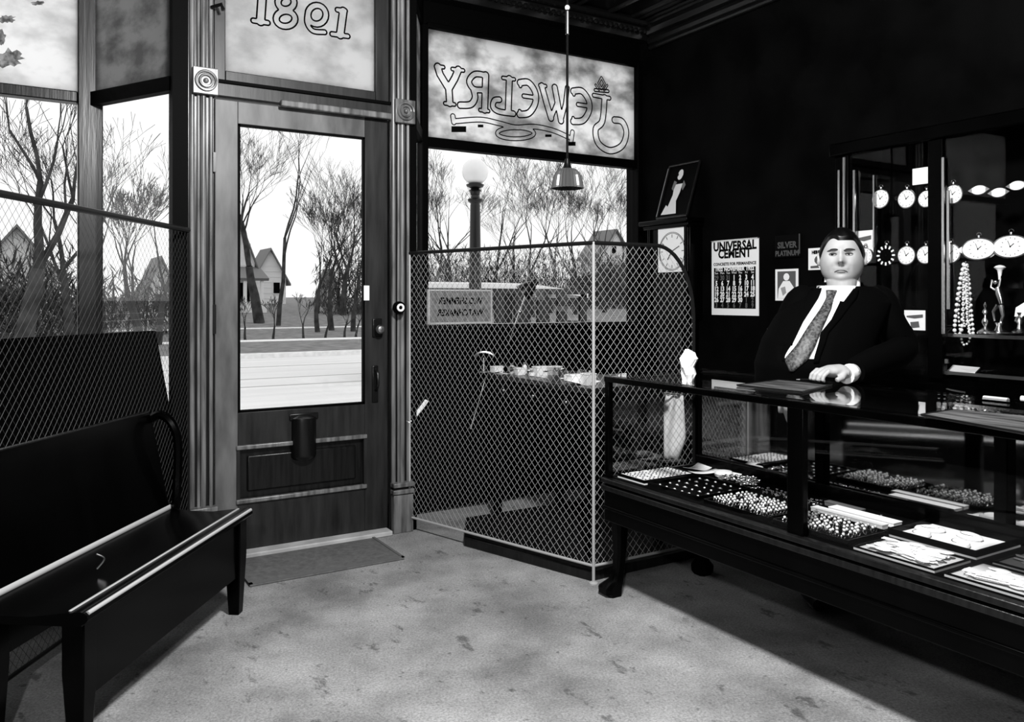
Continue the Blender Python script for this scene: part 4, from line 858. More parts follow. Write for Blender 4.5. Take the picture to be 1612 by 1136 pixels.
for px, py, lab in ((1542, 299, 'small lozenge wristwatch nearest the post'), (1573, 303, 'small lozenge wristwatch, lowest of the upper three'), (1602, 292, 'small lozenge wristwatch hung highest')):
    watch(px, py, 21, 16, lab, name='wrist_watch')
def wcard(px, label, prt, X=3.96): return card(px, label, X=X, prt=prt)
wcard(((1437, 266), (1465, 288)), 'plain white card hanging above the upper watch row', 0)
wcard(((1347, 364), (1375, 402)), 'printed white card behind the head in the wall case', 4)
wcard(((1424, 488), (1457, 520)), 'white price card standing low in the wall case', 4); wcard(((1424, 633), (1453, 658)), 'creased white card below the case shelf', 0)
# bead necklaces
def beads(label, pts, r, gap, name='bead_necklace'):
    o = thing(name, label, 'necklace', pts[0]); mb = MB(); pp = [V(q) for q in smoothline([tuple(q) for q in pts], 12)]; last = pp[0]; mb.ball(last, r, 8, 5)
    for p in pp[1:]:
        if (p-last).length > gap: mb.ball(p, r, 8, 5); last = p
    mb.build('beads', pearl, o, kind='stuff'); MB().tube(pp[::3], r*.25, 4).build('string', silver, o)
NX = 3.94
def N(px, py, X=NX): return P(px, py, X=X)
beads('long graduated bead necklace hanging as the longest loop', [N(1516, 416), N(1513, 450), N(1509, 490), N(1512, 525), N(1516, 541), N(1522, 541), N(1527, 530), N(1526, 490), N(1524, 450), N(1523, 416)], .0055, .0135)
beads('chunky bead necklace bulging on the left of the bunch', [N(1517, 416, 3.93), N(1512, 440, 3.93), N(1508, 465, 3.93), N(1504, 500, 3.93), N(1503, 524, 3.93), N(1509, 528, 3.93), N(1514, 515, 3.93), N(1517, 470, 3.93), N(1519, 416, 3.93)], .0095, .021)
beads('fine bead necklace on the right side of the bunch', [N(1522, 417, 3.95), N(1526, 450, 3.95), N(1530, 500, 3.95), N(1532, 523, 3.95), N(1527, 526, 3.95), N(1523, 500, 3.95), N(1520, 450, 3.95), N(1520, 417, 3.95)], .008, .018)
beads('short pearl strand nested inside the bunch', [N(1518, 418, 3.92), N(1516, 460, 3.92), N(1517, 505, 3.92), N(1521, 512, 3.92), N(1523, 470, 3.92), N(1521, 418, 3.92)], .005, .0115)
nh = thing('necklace_hook', 'small metal hook from which the necklaces hang', 'hook', N(1520, 412)); MB().tube([N(1520, 412), N(1520, 412)+V((.26, 0, 0))], .004, 6).build('hook_rod', silver, nh)
# statuette candelabrum
o = thing('silver_statuette', 'silver dancing figure statuette lifting a lamp on the glass shelf', 'statuette', P(1573, 524, X=3.95)); b = P(1573, 526, X=3.96)
MB().lathe([(.040, 0), (.042, .01), (.022, .018), (.012, .04), (.02, .055)], b+V((0, .0, 0)), 18).build('base', silver, o)
def S(px, py): return P(px, py, X=3.96)
MB().tube([S(1577, 478), S(1573, 462), S(1571, 452)], [.010, .017, .012], 10).tube([S(1576, 480), S(1579, 497), S(1574, 512)], [.012, .008, .005], 8).tube([S(1571, 480), S(1564, 490), S(1566, 505)], [.011, .008, .005], 8).ball(S(1567, 444), .011, 10, 7).tube([S(1572, 455), S(1575, 440), S(1574, 425)], [.008, .006, .006], 8).tube([S(1570, 458), S(1560, 452), S(1562, 440)], [.007, .005, .005], 8).build('figure', silver, o)
MB().lathe([(.006, -.045), (.008, -.02), (.012, 0), (.026, .012), (.018, .02), (.004, .024)], S(1574, 425), 14).build('raised_lamp', whiteenamel, o)
o = thing('silver_candlestick', 'small silver candlestick of stacked knops left of the statuette', 'candlestick', S(1551, 525)); b = S(1551, 524)
MB().lathe([(.030, 0), (.034, .008), (.02, .022), (.006, .03), (.016, .05), (.016, .06), (.006, .075), (.004, .085), (.014, .098), (.012, .108), (.004, .118), (.009, .135), (.002, .148)], b, 16).build('stem', silver, o); MB().lathe([(.036, -.002), (.036, .004)], b, 18).build('foot_rim', silver, o)
o = thing('silver_candlestick', 'silver ornament with a spread wing at the right edge of the shelf', 'ornament', S(1604, 525)); b = S(1605, 524)
MB().lathe([(.028, 0), (.032, .008), (.012, .02), (.008, .04), (.022, .055), (.018, .07), (.006, .08), (.012, .095)], b, 16).build('stem', silver, o)
MB().loft([[S(1597+a*3, 498+bb*5), S(1599+a*2, 484+bb*2), S(1612, 476+bb), S(1620, 488+bb*3), S(1610, 498+bb*4)] for a, bb in ((0, 0),)]+[[q+V((.012, 0, 0)) for q in (S(1597, 498), S(1599, 484), S(1612, 476), S(1620, 488), S(1610, 498))]]).build('wing', whiteenamel, o)
z_ = SH
for px, w_, lab in ((1565, .03, 'small silver dish on the shelf between candlestick and statuette'), (1585, .05, 'flat silver dish on the shelf right of the statuette')):
    c = P(px, 524, X=3.96); o = thing('silver_dish', lab, 'dish', c); MB().lathe([(w_*.4, 0), (w_*.9, .008), (w_, .012), (w_*.85, .010)], V((c.x, c.y, SH)), 16).build('bowl', silver, o); MB().lathe([(w_*1.0, .011), (w_*1.03, .013)], V((c.x, c.y, SH)), 16).build('rim', silver, o)
o = thing('numbered_tag', 'small bright tag with zigzag mark beside the case post', 'tag', N(1494, 520)); MB().prism([N(1490, 526), N(1500, 526), N(1500, 524), N(1490, 524)], (.004, 0, 0)).build('tag_plate', silver, o)
q = MB()
for a, b in (((1490, 516), (1499, 516)), ((1499, 516), (1490, 524)), ((1490, 512), (1501, 512))): q.beam(N(*a), N(*b), .004, .004, up=(1, 0, 0))
q.build('tag_mark', silver, o)
# things low in the case, on the case floor
o = thing('open_book', 'white open paper folder on the lower shelf of the wall case', 'paper', P(1515, 582, X=3.90)); MB().prism([P(1486, 590, X=3.88), P(1500, 576, X=4.05), P(1543, 580, X=4.05), P(1535, 588, X=3.88)], (0, 0, .006)).build('folder_sheet', papermat, o)
MB().box(3.87, 4.19, YR, YM-.03, .985, .995).build('lower_shelf', caseglass, wc); MB().box(3.865, 3.872, YR, YM-.03, .983, .998).build('shelf_edge', brass, wc)
CXf = 3.80
MB().box(3.62, KX, YR-.05, YL+.05, .0, .80).build('counter_base', blackwood, wc); MB().box(3.60, KX, YR-.05, YL+.05, .80, .83).build('counter_ledge', blackwood, wc, bev=.004)
for k, (a, b, r, lab) in enumerate((((1549, 627), (1587, 631), .014, 'white rolled paper tube on the case ledge'), ((1490, 612), (1520, 618), .004, 'thin bright rod above another on the case ledge'), ((1495, 620), (1522, 626), .004, 'thin bright rod lying beneath its twin on the case ledge'), ((1608, 627), (1640, 630), .013, 'white roll at the frame edge on the case ledge'))):
    o = thing('paper_roll' if r > .01 else 'metal_rod', lab, 'roll' if r > .01 else 'rod', P(*a, X=3.75)); MB().tube([P(*a, X=3.75), P(*b, X=3.75)], r, 10).build('roll_body', whiteenamel if r > .01 else silver, o)
MB().prism([P(1487, 572, X=3.84), P(1492, 572, X=3.84), P(1492, 565, X=3.84), P(1487, 565, X=3.84)], (.01, 0, 0)).build('latch', silver, wc)
for k, (px, lab) in enumerate(((1478, 'bright upright bottle on the ledge nearest the post'), (1487, 'bright upright bottle second from the post'), (1507, 'slim bright bottle third along the ledge'), (1513, 'slim bright bottle fourth along the ledge'), (1522, 'squat bright bottle fifth along the ledge'))):
    c = P(px, 640, X=3.72); c.z = .83; o = thing('small_bottle', lab, 'bottle', c); MB().lathe([(.009, 0), (.010, .003), (.010, .045), (.005, .055), (.005, .07)], c, 10).build('bottle_body', whiteenamel, o); MB().lathe([(.006, .07), (.006, .078)], c, 8).build('stopper', darkmetal, o)
# ------------------------------------------------------------ the jeweller
PD = 3.70; so_ = (1322-806)/F*PD; ORG = VW*PD+RT*so_; ORG.z = 0
MAN = thing('person', 'stout man in dark suit, white shirt and patterned tie leaning a fist on the showcase', 'person', (ORG.x, ORG.y, 0))
def W(u, w_, z): return ORG+RT*u-VW*w_+V((0, 0, z))     # u right in view, w toward the camera, z up
def px2(x, y, w_=0.0):
    d = PD-w_; return ((x-806)/F*d-so_, w_, H+(HZ-y)/F*d)
# torso sections (u, w, z, rx, ry)
TR = [(-.10, .02, .82, .195, .15), (-.145, .05, .95, .222, .18), (-.15, .07, 1.06, .228, .19), (-.12, .06, 1.17, .222, .172), (-.06, .035, 1.27, .218, .145), (-.012, .01, 1.33, .210, .12), (.01, .0, 1.375, .175, .10), (.015, .0, 1.405, .125, .082), (.015, .005, 1.43, .085, .070)]
def sect(z):
    if z <= TR[0][2]: return TR[0]
    for a, b in zip(TR[:-1], TR[1:]):
        if z <= b[2]:
            t = (z-a[2])/(b[2]-a[2]); return tuple(a[k]*(1-t)+b[k]*t for k in range(5))
    return TR[-1]
def front(u, z, off=0):
    cu, cw_, _, rx_, ry_ = sect(z); a = max(-.98, min(.98, (u-cu)/rx_)); return W(u, cw_+(ry_+off)*(1-abs(a)**2.4)**(1/2.4), z)
def solve(x, y, off=.012):
    w_ = .12
    for _ in range(8):
        u, _w, z = px2(x, y, w_); p = front(u, min(z, 1.405), off)-ORG; w_ = -p.dot(VW)
    return u, w_, z
def tring(s, off):
    cu, cw_, z, rx_, ry_ = s; out = []
    for k in range(36):
        t = 2*pi*k/36; c_, s_ = cos(t), sin(t); e = 2/2.3
        out.append(W(cu+(rx_+off)*math.copysign(abs(c_)**e, c_), cw_+(ry_+off)*math.copysign(abs(s_)**e, s_), z))
    return out
# head
HC = px2(1325, 406, .02); HC = V(HC)
yawh = radians(-24)
def headpt(th, ph):
    """th: azimuth from face direction, ph: elevation"""
    x = cos(ph)*sin(th); y = cos(ph)*cos(th); z = sin(ph)       # y toward face
    rx_ = .079; ry_ = .100; rz_ = .124 if z > 0 else .128
    rx_ += .004
    X_ = rx_*x*(1+.10*(1-abs(z))); Y_ = ry_*y; Z_ = rz_*z
    if z < 0: # squared jowls
        f_ = min(1.5, (1-min(.999, -z)**3)**.5/max(.02, cos(ph))); X_ *= f_*(1+.05*sin(-z*pi)); Y_ *= 1+(f_-1)*.7
    if y > 0:
        fx, fz = X_, Z_
        G = lambda x0, z0, sx_, sz_: exp(-((fx-x0)/sx_)**2-((fz-z0)/sz_)**2)
        b = .0
        b += .012*G(0, .020, .011, .022)+.030*G(0, -.014, .0135, .017)+.013*G(0, -.022, .020, .009)      # nose bridge, tip, wings
        b -= .012*(G(-.033, .014, .017, .011)+G(.033, .014, .017, .011))                           # eye sockets
        b += .007*(G(-.033, .036, .024, .009)+G(.033, .036, .024, .009))                           # brow ridge
        b += .008*(G(-.048, -.028, .024, .022)+G(.048, -.028, .024, .022))                         # cheeks
        b += .004*G(0, -.051, .030, .006)+.003*G(0, -.064, .024, .006)-.003*G(0, -.0575, .028, .003)-.005*G(0, -.075, .024, .006)+.010*G(0, -.094, .028, .016)-.003*G(0, -.112, .04, .006)
        b -= .005*(G(-.037, -.048, .006, .018)+G(.037, -.048, .006, .018))+.004*(G(-.027, -.028, .005, .012)+G(.027, -.028, .005, .012))
        Y_ += b*y**.5
    return V((X_, Y_, Z_))
def hw(p):   # head local -> world
    x, y = p.x*cos(yawh)-p.y*-sin(yawh)*-1, 0
    u_ = p.x*cos(yawh)+p.y*sin(yawh); w_ = -p.x*sin(yawh)+p.y*cos(yawh)
    return W(HC.x+u_, HC.y+w_, HC.z+p.z)
body = MB()
nu_, nv_ = 96, 72
body.loft([[hw(headpt(2*pi*i/nu_, -pi/2+pi*(j+.02)/(nv_+.04))) for i in range(nu_)] for j in range(nv_+1)])
def fleshring(c, rx_, ry_, n=20): return [W(c[0]+rx_*cos(t), c[1]+ry_*sin(t), c[2]) for t in np.linspace(0, 2*pi, n, endpoint=False)]
body.loft([fleshring((HC.x+.012, -.015, 1.36), .066, .062), fleshring((HC.x+.012, -.02, 1.42), .063, .058), fleshring((HC.x+.010, -.03, HC.z-.05), .058, .052)])
# double chin
body.loft([fleshring((HC.x-.004, HC.y+.010, HC.z-.158), .040, .036), fleshring((HC.x-.004, HC.y+.014, HC.z-.135), .062, .058), fleshring((HC.x-.003, HC.y+.008, HC.z-.10), .068, .064)])
for s_ in (-1, 1):   # ears
    ec = V((s_*.094, -.012, -.004)); pts = []
    body.loft([[hw(ec+V((s_*dx, k*cos(t)*.016-.004, k*sin(t)*.030))) for t in np.linspace(0, 2*pi, 14, endpoint=False)] for dx, k in ((-.018, .8), (-.004, .95), (.008, 1.05), (.012, .9), (.008, .45))])
body.loft([tring(s, -.03) for s in TR[:-1]])
# legs
for s_ in (-1, 1):
    body.tube([W(-.06+s_*.10, .02, .86), W(-.04+s_*.11, .03, .48), W(-.03+s_*.12, .0, .09)], [.095, .062, .045], 14)
    body.tube([W(-.03+s_*.12, -.05, .035), W(-.03+s_*.125, .06, .03), W(-.03+s_*.13, .15, .022)], [.03, .036, .028], 10)
# arm bearing on the showcase (view right), fist on glass
shR = W(.178, -.005, 1.335); elR = W(.255, .06, 1.13); wrR = W(*px2(1336, 588, .42)); knR = W(*px2(1299, 585, .45))
body.tube([shR, elR, wrR], [.055, .045, .033], 14)
gz = TZ+.002
pf_ = lambda x, y, w_: W(*px2(x, y, w_))
fa = (wrR-elR).normalized()
# palm: lofted from the wrist to the knuckles
pd_ = (knR-wrR).normalized(); ps = V((0, 0, 1)).cross(pd_).normalized(); pu = pd_.cross(ps)*1
def pr_(c, a, b): return [c+ps*(a*cos(t))+pu*(b*sin(t)) for t in np.linspace(0, 2*pi, 16, endpoint=False)]
wz = V((0, 0, 1))
wr = wrR.copy(); kn = knR.copy(); wr.z = gz+.045; kn.z = gz+.052
body.loft([pr_(wr-pd_*.03, .031, .024), pr_(wr, .034, .026), pr_(wr*.6+kn*.4+wz*.006, .043, .028), pr_(wr*.2+kn*.8+wz*.004, .047, .025), pr_(kn+pd_*.006, .044, .018)])
FG = ((-.034, .040, .0098), (-.012, .046, .0105), (.011, .044, .0102), (.032, .036, .0090))
for k, (o_, ln, r) in enumerate(FG):
    k0 = kn+ps*o_-pd_*.012; k1 = kn+ps*o_*1.08+pd_*.010+wz*.004; k2 = k1+pd_*ln*.62-wz*.020; k3 = k2+pd_*.006-wz*.018; k4 = k3-pd_*.012-wz*.002
    k3.z = max(k3.z, gz+r*.8); k4.z = max(k4.z, gz+r*.8); body.tube([k0, k1, k2, k3, k4], [r*1.15, r*1.12, r, r*.92, r*.7], 10)
th0 = wr*.55+kn*.45-ps*.034; tside = 1 if (-ps).dot(VW) < 0 else -1
th0 = wr*.6+kn*.4+ps*(.036 if ps.dot(VW) < 0 else -.036); sdv = ps if ps.dot(VW) < 0 else -ps
t1 = th0+pd_*.026+sdv*.014-wz*.018; t2 = t1+pd_*.028+sdv*.003-wz*.012; t1.z = max(t1.z, gz+.013); t2.z = max(t2.z, gz+.011)
body.tube([th0-pd_*.012, th0+pd_*.005, t1, t2], [.016, .0155, .0125, .010], 10)
# other arm, hand on the ledge behind the case
shL = W(-.170, .0, 1.335); elL = W(-.31, .03, 1.09); wrL = W(-.28, .15, .925)
body.tube([shL, elL, wrL], [.055, .045, .030], 14)
hd = (wrL-elL).normalized()*.5+V((0, 0, -.5))-VW*-.0; hd.normalize(); hs = hd.cross(V((0, 0, 1))).normalized(); hn_ = hd.cross(hs)
body.loft([[c+hs*(a*cos(t))+hn_*(b*sin(t)) for t in np.linspace(0, 2*pi, 14, endpoint=False)] for c, a, b in ((wrL-hd*.02, .029, .022), (wrL+hd*.03, .038, .022), (wrL+hd*.07, .042, .018), (wrL+hd*.085, .038, .013))])
for k, (o_, ln) in enumerate(((-.030, .055), (-.010, .068), (.011, .064), (.030, .05))):
    a = wrL+hd*.075+hs*o_; body.tube([a, a+hd*ln*.5-hn_*.004, a+hd*ln-hn_*.016], [.0098, .009, .0075], 8)
body.tube([wrL+hd*.02+hs*.032, wrL+hd*.045+hs*.052, wrL+hd*.07+hs*.056], [.014, .012, .010], 8)
bo_ = body.build('body', skinm, MAN)
rm = bo_.modifiers.new('one_skin', 'REMESH'); rm.mode = 'VOXEL'; rm.voxel_size = .0042; rm.use_smooth_shade = True
sm_ = bo_.modifiers.new('soften', 'SMOOTH'); sm_.factor = .5; sm_.iterations = 2
# face details
def facept(x, z, off=0):
    """surface point of the face at local (x, z)"""
    best = None; ph = math.asin(max(-1, min(1, z/(.124 if z > 0 else .128)))); th = 0
    lo, hi = -1.4, 1.4
    for _ in range(30):
        m_ = (lo+hi)/2; q = headpt(m_, ph)
        if q.x < x: lo = m_
        else: hi = m_
    q = headpt((lo+hi)/2, ph); return q+V((0, off, 0))
for s_ in (-1, 1):
    e = facept(s_*.033, .014)
    eb = MB().ball(hw(e+V((0, -.0095, -.001))), .0125, 14, 10).build('eyeball', eyem, MAN)
    pu_ = hw(e+V((-.003, .0015, -.0012))); fd = (hw(V((0, 1, 0)))-hw(V((0, 0, 0)))).normalized(); qt = fd.to_track_quat('Z', 'Y').to_matrix()
    MB().lathe([(.0068, -.002), (.0066, .0024), (.003, .0034)], pu_, 12, rot=qt).build('iris', inkm, eb)
    up_ = [hw(facept(s_*(.033+a), .014+.0050*(1-(a/.018)**2)-.001, .0022)) for a in np.linspace(-.017, .017, 9)]
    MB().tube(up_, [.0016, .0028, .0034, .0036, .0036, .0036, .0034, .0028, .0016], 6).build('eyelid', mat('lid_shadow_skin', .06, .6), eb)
    lo_ = [hw(facept(s_*(.033+a), .014-.0045*(1-(a/.017)**2)-.003, .0012)) for a in np.linspace(-.015, .015, 7)]
    MB().tube(lo_, .0018, 6).build('lower_lid', mat('lower_lid_skin', .16, .6), eb)
    br = [hw(facept(s_*(.033+a), .031+.0035*(1-((a-.004*s_)/.026)**2)-(.003 if a*s_ < -.012 else 0), .0015)) for a in np.linspace(-.021, .024, 9)]
    MB().tube(br, [.002, .0038, .0042, .004, .0038, .0034, .003, .0024, .0014], 6).build('eyebrow', mat('eyebrow_hair', .02, .8), MAN)
    MB().ball(hw(facept(s_*.0085, -.0265, -.0012)), .0032, 8, 5, (1.3, 1, .7)).build('nostril', mat('nostril_shadow', .03, .8), MAN)
mo = [hw(facept(a, -.0575-.007*(abs(a)/.026)**2, .0012)) for a in np.linspace(-.027, .027, 13)]
MB().tube(mo, [.0008]+[.0018]*11+[.0008], 6).build('mouth', mat('mouth_line', .02, .6), MAN)
lo2 = [hw(facept(a, -.0635-.003*(abs(a)/.02)**2, -.0012)) for a in np.linspace(-.019, .019, 9)]
MB().tube(lo2, [.001, .003, .0035, .0038, .004, .0038, .0035, .003, .001], 6).build('lower_lip', lipm, MAN)
# hair: shell over the scalp
hr = MB(); rows = []
nh_, mh_ = 72, 30
def hairline(th):
    a = abs(th); 
    t_ = radians(37) if a < .85 else (radians(37)-(a-.85)*radians(37)/.35*.95 if a < 1.2 else radians(2)-(a-1.2)*radians(20))
    if -.9 < th < -.2: t_ += radians(6)*sin((th+.9)/.7*pi)
    return max(t_, radians(-34))
for j in range(mh_+1):
    row = []
    for i in range(nh_):
        th = 2*pi*i/nh_; tt = th if th < pi else th-2*pi; p0_ = hairline(tt); ph = p0_+(pi/2-.01-p0_)*j/mh_
        q = headpt(th, ph); k = 1.0+.075*min(1, j/3.0)+.012*sin(th*9+ph*5)*min(1, j/4)
        row.append(hw(V((q.x*k, q.y*k, q.z*k+.004*min(1, j/3)))))
    rows.append(row)
hr.loft(rows).build('hair', hairm, MAN)
# shirt, tie, jacket, trousers, shoes
VL = [(1296, 446), (1284, 470), (1262, 503), (1236, 551), (1231, 561)]; VR = [(1357, 437), (1344, 452), (1318, 487), (1291, 523), (1281, 562), (1280, 572)]
EC = {}
def edge(tb_, z):
    q = EC.setdefault(tb_[0], [solve(x, y) for x, y in tb_])
    if z >= q[0][2]: return q[0][0]
    for a, b in zip(q[:-1], q[1:]):
        if z >= b[2]: t = (a[2]-z)/(a[2]-b[2]+1e-9); return a[0]*(1-t)+b[0]*t
    return q[-1][0]
zt0, zb0 = 1.405, solve(1255, 566)[2]
def shirtf(a, b):
    z = zt0+(zb0-zt0)*b; l_, r_ = edge(VL, z)-.008, edge(VR, z)+.008; return front(l_+(r_-l_)*a, z, .013)
MB().grid(shirtf, 16, 24).build('shirt_front', shirtm, MAN, solid=-.004)
nk = HC.x+.010
col_ = MB(); ringz = [(1.375, .078, .082), (1.415, .076, .079), (1.462, .074, .078)]
rings = []
for zz, a_, b_ in ringz:
    rings.append([W(nk+a_*cos(t), .0+(b_)*sin(t), zz-(.050 if zz > 1.44 else .04 if zz > 1.4 else .03)*max(0, sin(t))**1.8+.010*max(0, -sin(t))) for t in np.linspace(0, 2*pi, 32, endpoint=False)])
col_.loft(rings, cap=False).build('shirt_collar', shirtm, MAN, solid=.004)
def cpt(x, y, off): 
    q = px2(x, y, .10); p = front(q[0], min(q[2], 1.40), off); p.z = q[2]; return p
for pts in (((1300, 449, .086), (1311, 458, .100), (1298, 473, .118)), ((1352, 440, .060), (1314, 458, .100), (1331, 473, .112))):
    MB().prism([W(*px2(x, y, k)) for x, y, k in pts], VW*.005).build('collar_point', shirtm, MAN)
TC = [(1309, 457), (1306, 470), (1300, 486), (1285, 512), (1268, 545), (1254, 566), (1246, 584)]; TWd = [.020, .013, .020, .027, .034, .040, .006]
tz = []; tie = MB()
def tiep(f, off):
    k = min(int(f*(len(TC)-1)), len(TC)-2); t = f*(len(TC)-1)-k; return (TC[k][0]*(1-t)+TC[k+1][0]*t, TC[k][1]*(1-t)+TC[k+1][1]*t, TWd[k]*(1-t)+TWd[k+1]*t)
def tief(a, b):
    x, y, wd = tiep(b, 0); q = solve(x, y, .024); u_ = q[0]+(a-.5)*wd*2; return front(u_, min(q[2], 1.40), .024+.006*(1-(2*a-1)**2)) if q[2] < 1.40 else W(u_, .100, q[2])
MB().grid(tief, 6, 26).build('tie', tiem, MAN, solid=-.004)
q = px2(1308, 464, .12); MB().loft([[W(q[0]+r*cos(t), .118+r*.45*sin(t), q[2]+dz) for t in np.linspace(0, 2*pi, 10, endpoint=False)] for dz, r in ((.018, .013), (.012, .019), (-.008, .013), (-.014, .009))]).build('tie_knot', tiem, MAN)
# jacket body: lofted shell, opened over the shirt
jk = MB(); rings = [tring(s, .020 if s[2] < 1.36 else .012) for s in [(-.06, .02, .70, .215, .16)]+TR[:-1]]
dense = []
for a, b in zip(rings[:-1], rings[1:]):
    for k in range(6): dense.append([p*(1-k/6)+q*(k/6) for p, q in zip(a, b)])
dense.append(rings[-1]); n = 36; vs = [p for r in dense for p in r]; fs = []
for i in range(len(dense)-1):
    for k in range(n):
        f = (i*n+k, i*n+(k+1) % n, (i+1)*n+(k+1) % n, (i+1)*n+k); c = sum((vs[j] for j in f), V((0, 0, 0)))/4-ORG
        u_ = c.dot(RT); w_ = -c.dot(VW); z = c.z
        if w_ > sect(z)[1] and z > zb0 and edge(VL, z)-.004 < u_ < edge(VR, z)+.004: continue
        fs.append(f)
jk.add(vs, fs); jk.build('jacket', suitm, MAN, solid=.006)
for tb_, s_ in ((VL, -1), (VR, 1)):
    def lap(a, b):
        z = 1.395+(zb0-.01-1.395)*b; e_ = edge(tb_, z); wd = .050*(1-.55*b)*(1 if b > .12 else .5+b*4); return front(e_+s_*(a*wd-.004), z, .030-.004*a)
    MB().grid(lap, 4, 22).build('lapel', suitm, MAN, solid=.004)
cr2 = MB(); cr2.loft([[W(nk+a_*cos(t), -.004+b_*sin(t), zz+.035*max(0, -sin(t))) for t in np.linspace(pi*.93, pi*2.07, 20)] for zz, a_, b_ in ((1.38, .115, .10), (1.41, .094, .088), (1.425, .090, .086))], cap=False); cr2.build('jacket_collar', suitm, MAN, solid=.006)
for nm, pts, rr in (('sleeve', [W(.14, -.005, 1.365), shR, shR*.5+elR*.5, elR, elR*.45+wrR*.55, wrR*.93+elR*.07], [.05, .077, .070, .066, .060, .050]), ('sleeve', [W(-.13, 0, 1.365), shL, shL*.5+elL*.5, elL, elL*.4+wrL*.6, wrL*.93+elL*.07], [.05, .075, .070, .066, .058, .048])):
    MB().tube(smoothline([tuple(p) for p in pts], 4), [a for a in [q[0] for q in smoothline([(r,) for r in rr], 4)]], 18).build(nm, suitm, MAN)
MB().tube([wrR*.97+elR*.03, wrR*1.05-elR*.05], [.038, .036], 16).build('shirt_cuff', shirtm, MAN)
MB().tube([wrL*.97+elL*.03, wrL*1.03-elL*.03], [.035, .034], 16).build('shirt_cuff', shirtm, MAN)
tr = MB(); tr.loft([tring(s, .006) for s in [(-.05, .02, .74, .19, .14)]+TR[:3]])
for s_ in (-1, 1): tr.tube([W(-.06+s_*.095, .02, .90), W(-.04+s_*.11, .03, .48), W(-.03+s_*.12, .0, .075)], [.115, .085, .078], 16)
tr.build('trousers', suitm, MAN)
for s_ in (-1, 1):
    MB().tube([W(-.03+s_*.12, -.07, .045), W(-.03+s_*.12, .0, .06), W(-.03+s_*.125, .09, .04), W(-.03+s_*.13, .18, .03)], [.035, .05, .042, .028], 12).build('shoe', darkmetal, MAN)
MB().prism([W(*px2(1362, 436, -.08)), W(*px2(1374, 438, -.08)), W(*px2(1376, 447, -.08))], VW*.004).build('paper_corner', papermat, MAN) if False else None
# ------------------------------------------------------------ outside
def gz_(y):
    if y < 26: return -.15
    return -.15+.020*(y-28) if y < 36 and y > 28 else (-.15 if y <= 28 else (.01+.035*(y-36) if y < 60 else .85+.004*(y-60)))
struct('pavement', MB().box(-12, 30, SY+.1, 8.2, -.25, -.05), concrete)
struct('street', MB().box(-80, 150, 8.2, 21, -.35, -.16), asphalt)
struct('kerb', MB().box(-80, 150, 8.2, 8.4, -.25, -.04), concrete); struct('kerb_far', MB().box(-80, 150, 21, 21.25, -.25, -.04), concrete)
struct('verge', MB().box(-80, 150, 21.25, 27.2, -.25, -.06), grassm); struct('path', MB().box(-80, 150, 27.2, 28.4, -.2, -.05), concrete)
lw = MB(); ys = [28.4, 32, 36, 37.2, 45, 55, 60, 100, 300]
lw.grid(lambda a, b: V((-150+500*a, ys[min(int(round(b*8)), 8)], gz_(ys[min(int(round(b*8)), 8)])+.02)), 2, 8); struct('lawn', lw, grassm)
struct('path_far', MB().box(-80, 150, 36, 37.0, 0, .06), concrete)
rut = MB()
for y, x0_, x1_ in ((14.2, -30, 40), (15.6, -30, 40), (18.3, -20, 60)): rut.box(x0_, x1_, y, y+.12, -.16, -.157)
struct('street_ruts', rut, mat('road_ruts', .45, .9))
# trees
def tree(px, y_, hgt, seed, label, r0=.16, spread=.5, lean=0, levels=6, base=None, name='bare_tree', grp='bare trees across the road', split=.28, X=None):
    rn = random.Random(seed); b = P(px, 480, Y=y_) if X is None else V((X, y_, 0)); b.z = gz_(y_)
    o = thing(name, label, 'tree', b, grp); tk = MB(); br = MB()
    def grow(p, d, L_, r, lv):
        n = 3 if lv > 1 else 4; pts = [p]; rr = [r]; q = p; dd = d.copy()
        for i in range(n):
            dd = (dd+V((rn.uniform(-1, 1), rn.uniform(-1, 1), rn.uniform(-.3, .7)))*.13).normalized(); q = q+dd*L_/n; pts.append(q); rr.append(max(.0065, r*(1-.38*(i+1)/n)))
        (tk if lv == 0 else br).tube(pts, rr, 7 if lv == 0 else (5 if lv < 3 else 3), cap=False)
        if lv >= levels: return
        k = rn.choice([2, 3, 3])
        for i in range(k):
            ax = V((rn.uniform(-1, 1), rn.uniform(-1, 1), 0)).normalized(); an = rn.uniform(.25, .25+spread)*(1 if i else .5)
            nd = (dd*cos(an)+ax*sin(an)+V((0, 0, .10))).normalized(); at_ = pts[-1] if i < 2 else pts[-2]
            grow(at_, nd, L_*rn.uniform(.62, .86), rr[-1]*(.78 if i == 0 else .62), lv+1)
    grow(b, V((lean, 0, 1)).normalized(), hgt*split, r0, 0)
    tk.build('trunk', barkm, o); br.build('branches', barkm, o, kind='stuff')
    return o
tree(408, 40, 10.0, 11, 'large forked bare tree beside the pale gabled house, behind the door pane', r0=.27, lean=-.16, spread=.62, levels=7)
tree(438, 38, 10.5, 5, 'tall slim bare tree in the centre of the door pane', r0=.115, lean=.06, spread=.5, levels=7, split=.40)
tree(500, 33, 8.2, 8, 'bushy bare tree right of the slim tree in the door pane', r0=.11, spread=.45, levels=7, split=.22)
tree(522, 34, 8.6, 21, 'dense upright bare tree near the right of the door pane', r0=.13, spread=.4, levels=7, split=.2)
tree(556, 33, 7.8, 34, 'bare tree against the right edge of the door pane', r0=.12, spread=.45, levels=7, split=.2)
tree(540, 46, 9.8, 35, 'tall bare tree set back behind the dense upright one', r0=.2, spread=.5, levels=6)
tree(30, 18, 7.5, 41, 'rough barked tree at the far left of the left street pane', r0=.20, spread=.55, levels=7, lean=.1)
tree(112, 26, 8.3, 43, 'bare tree with a low bough beside the left mullion', r0=.15, spread=.7, levels=6, lean=.05)
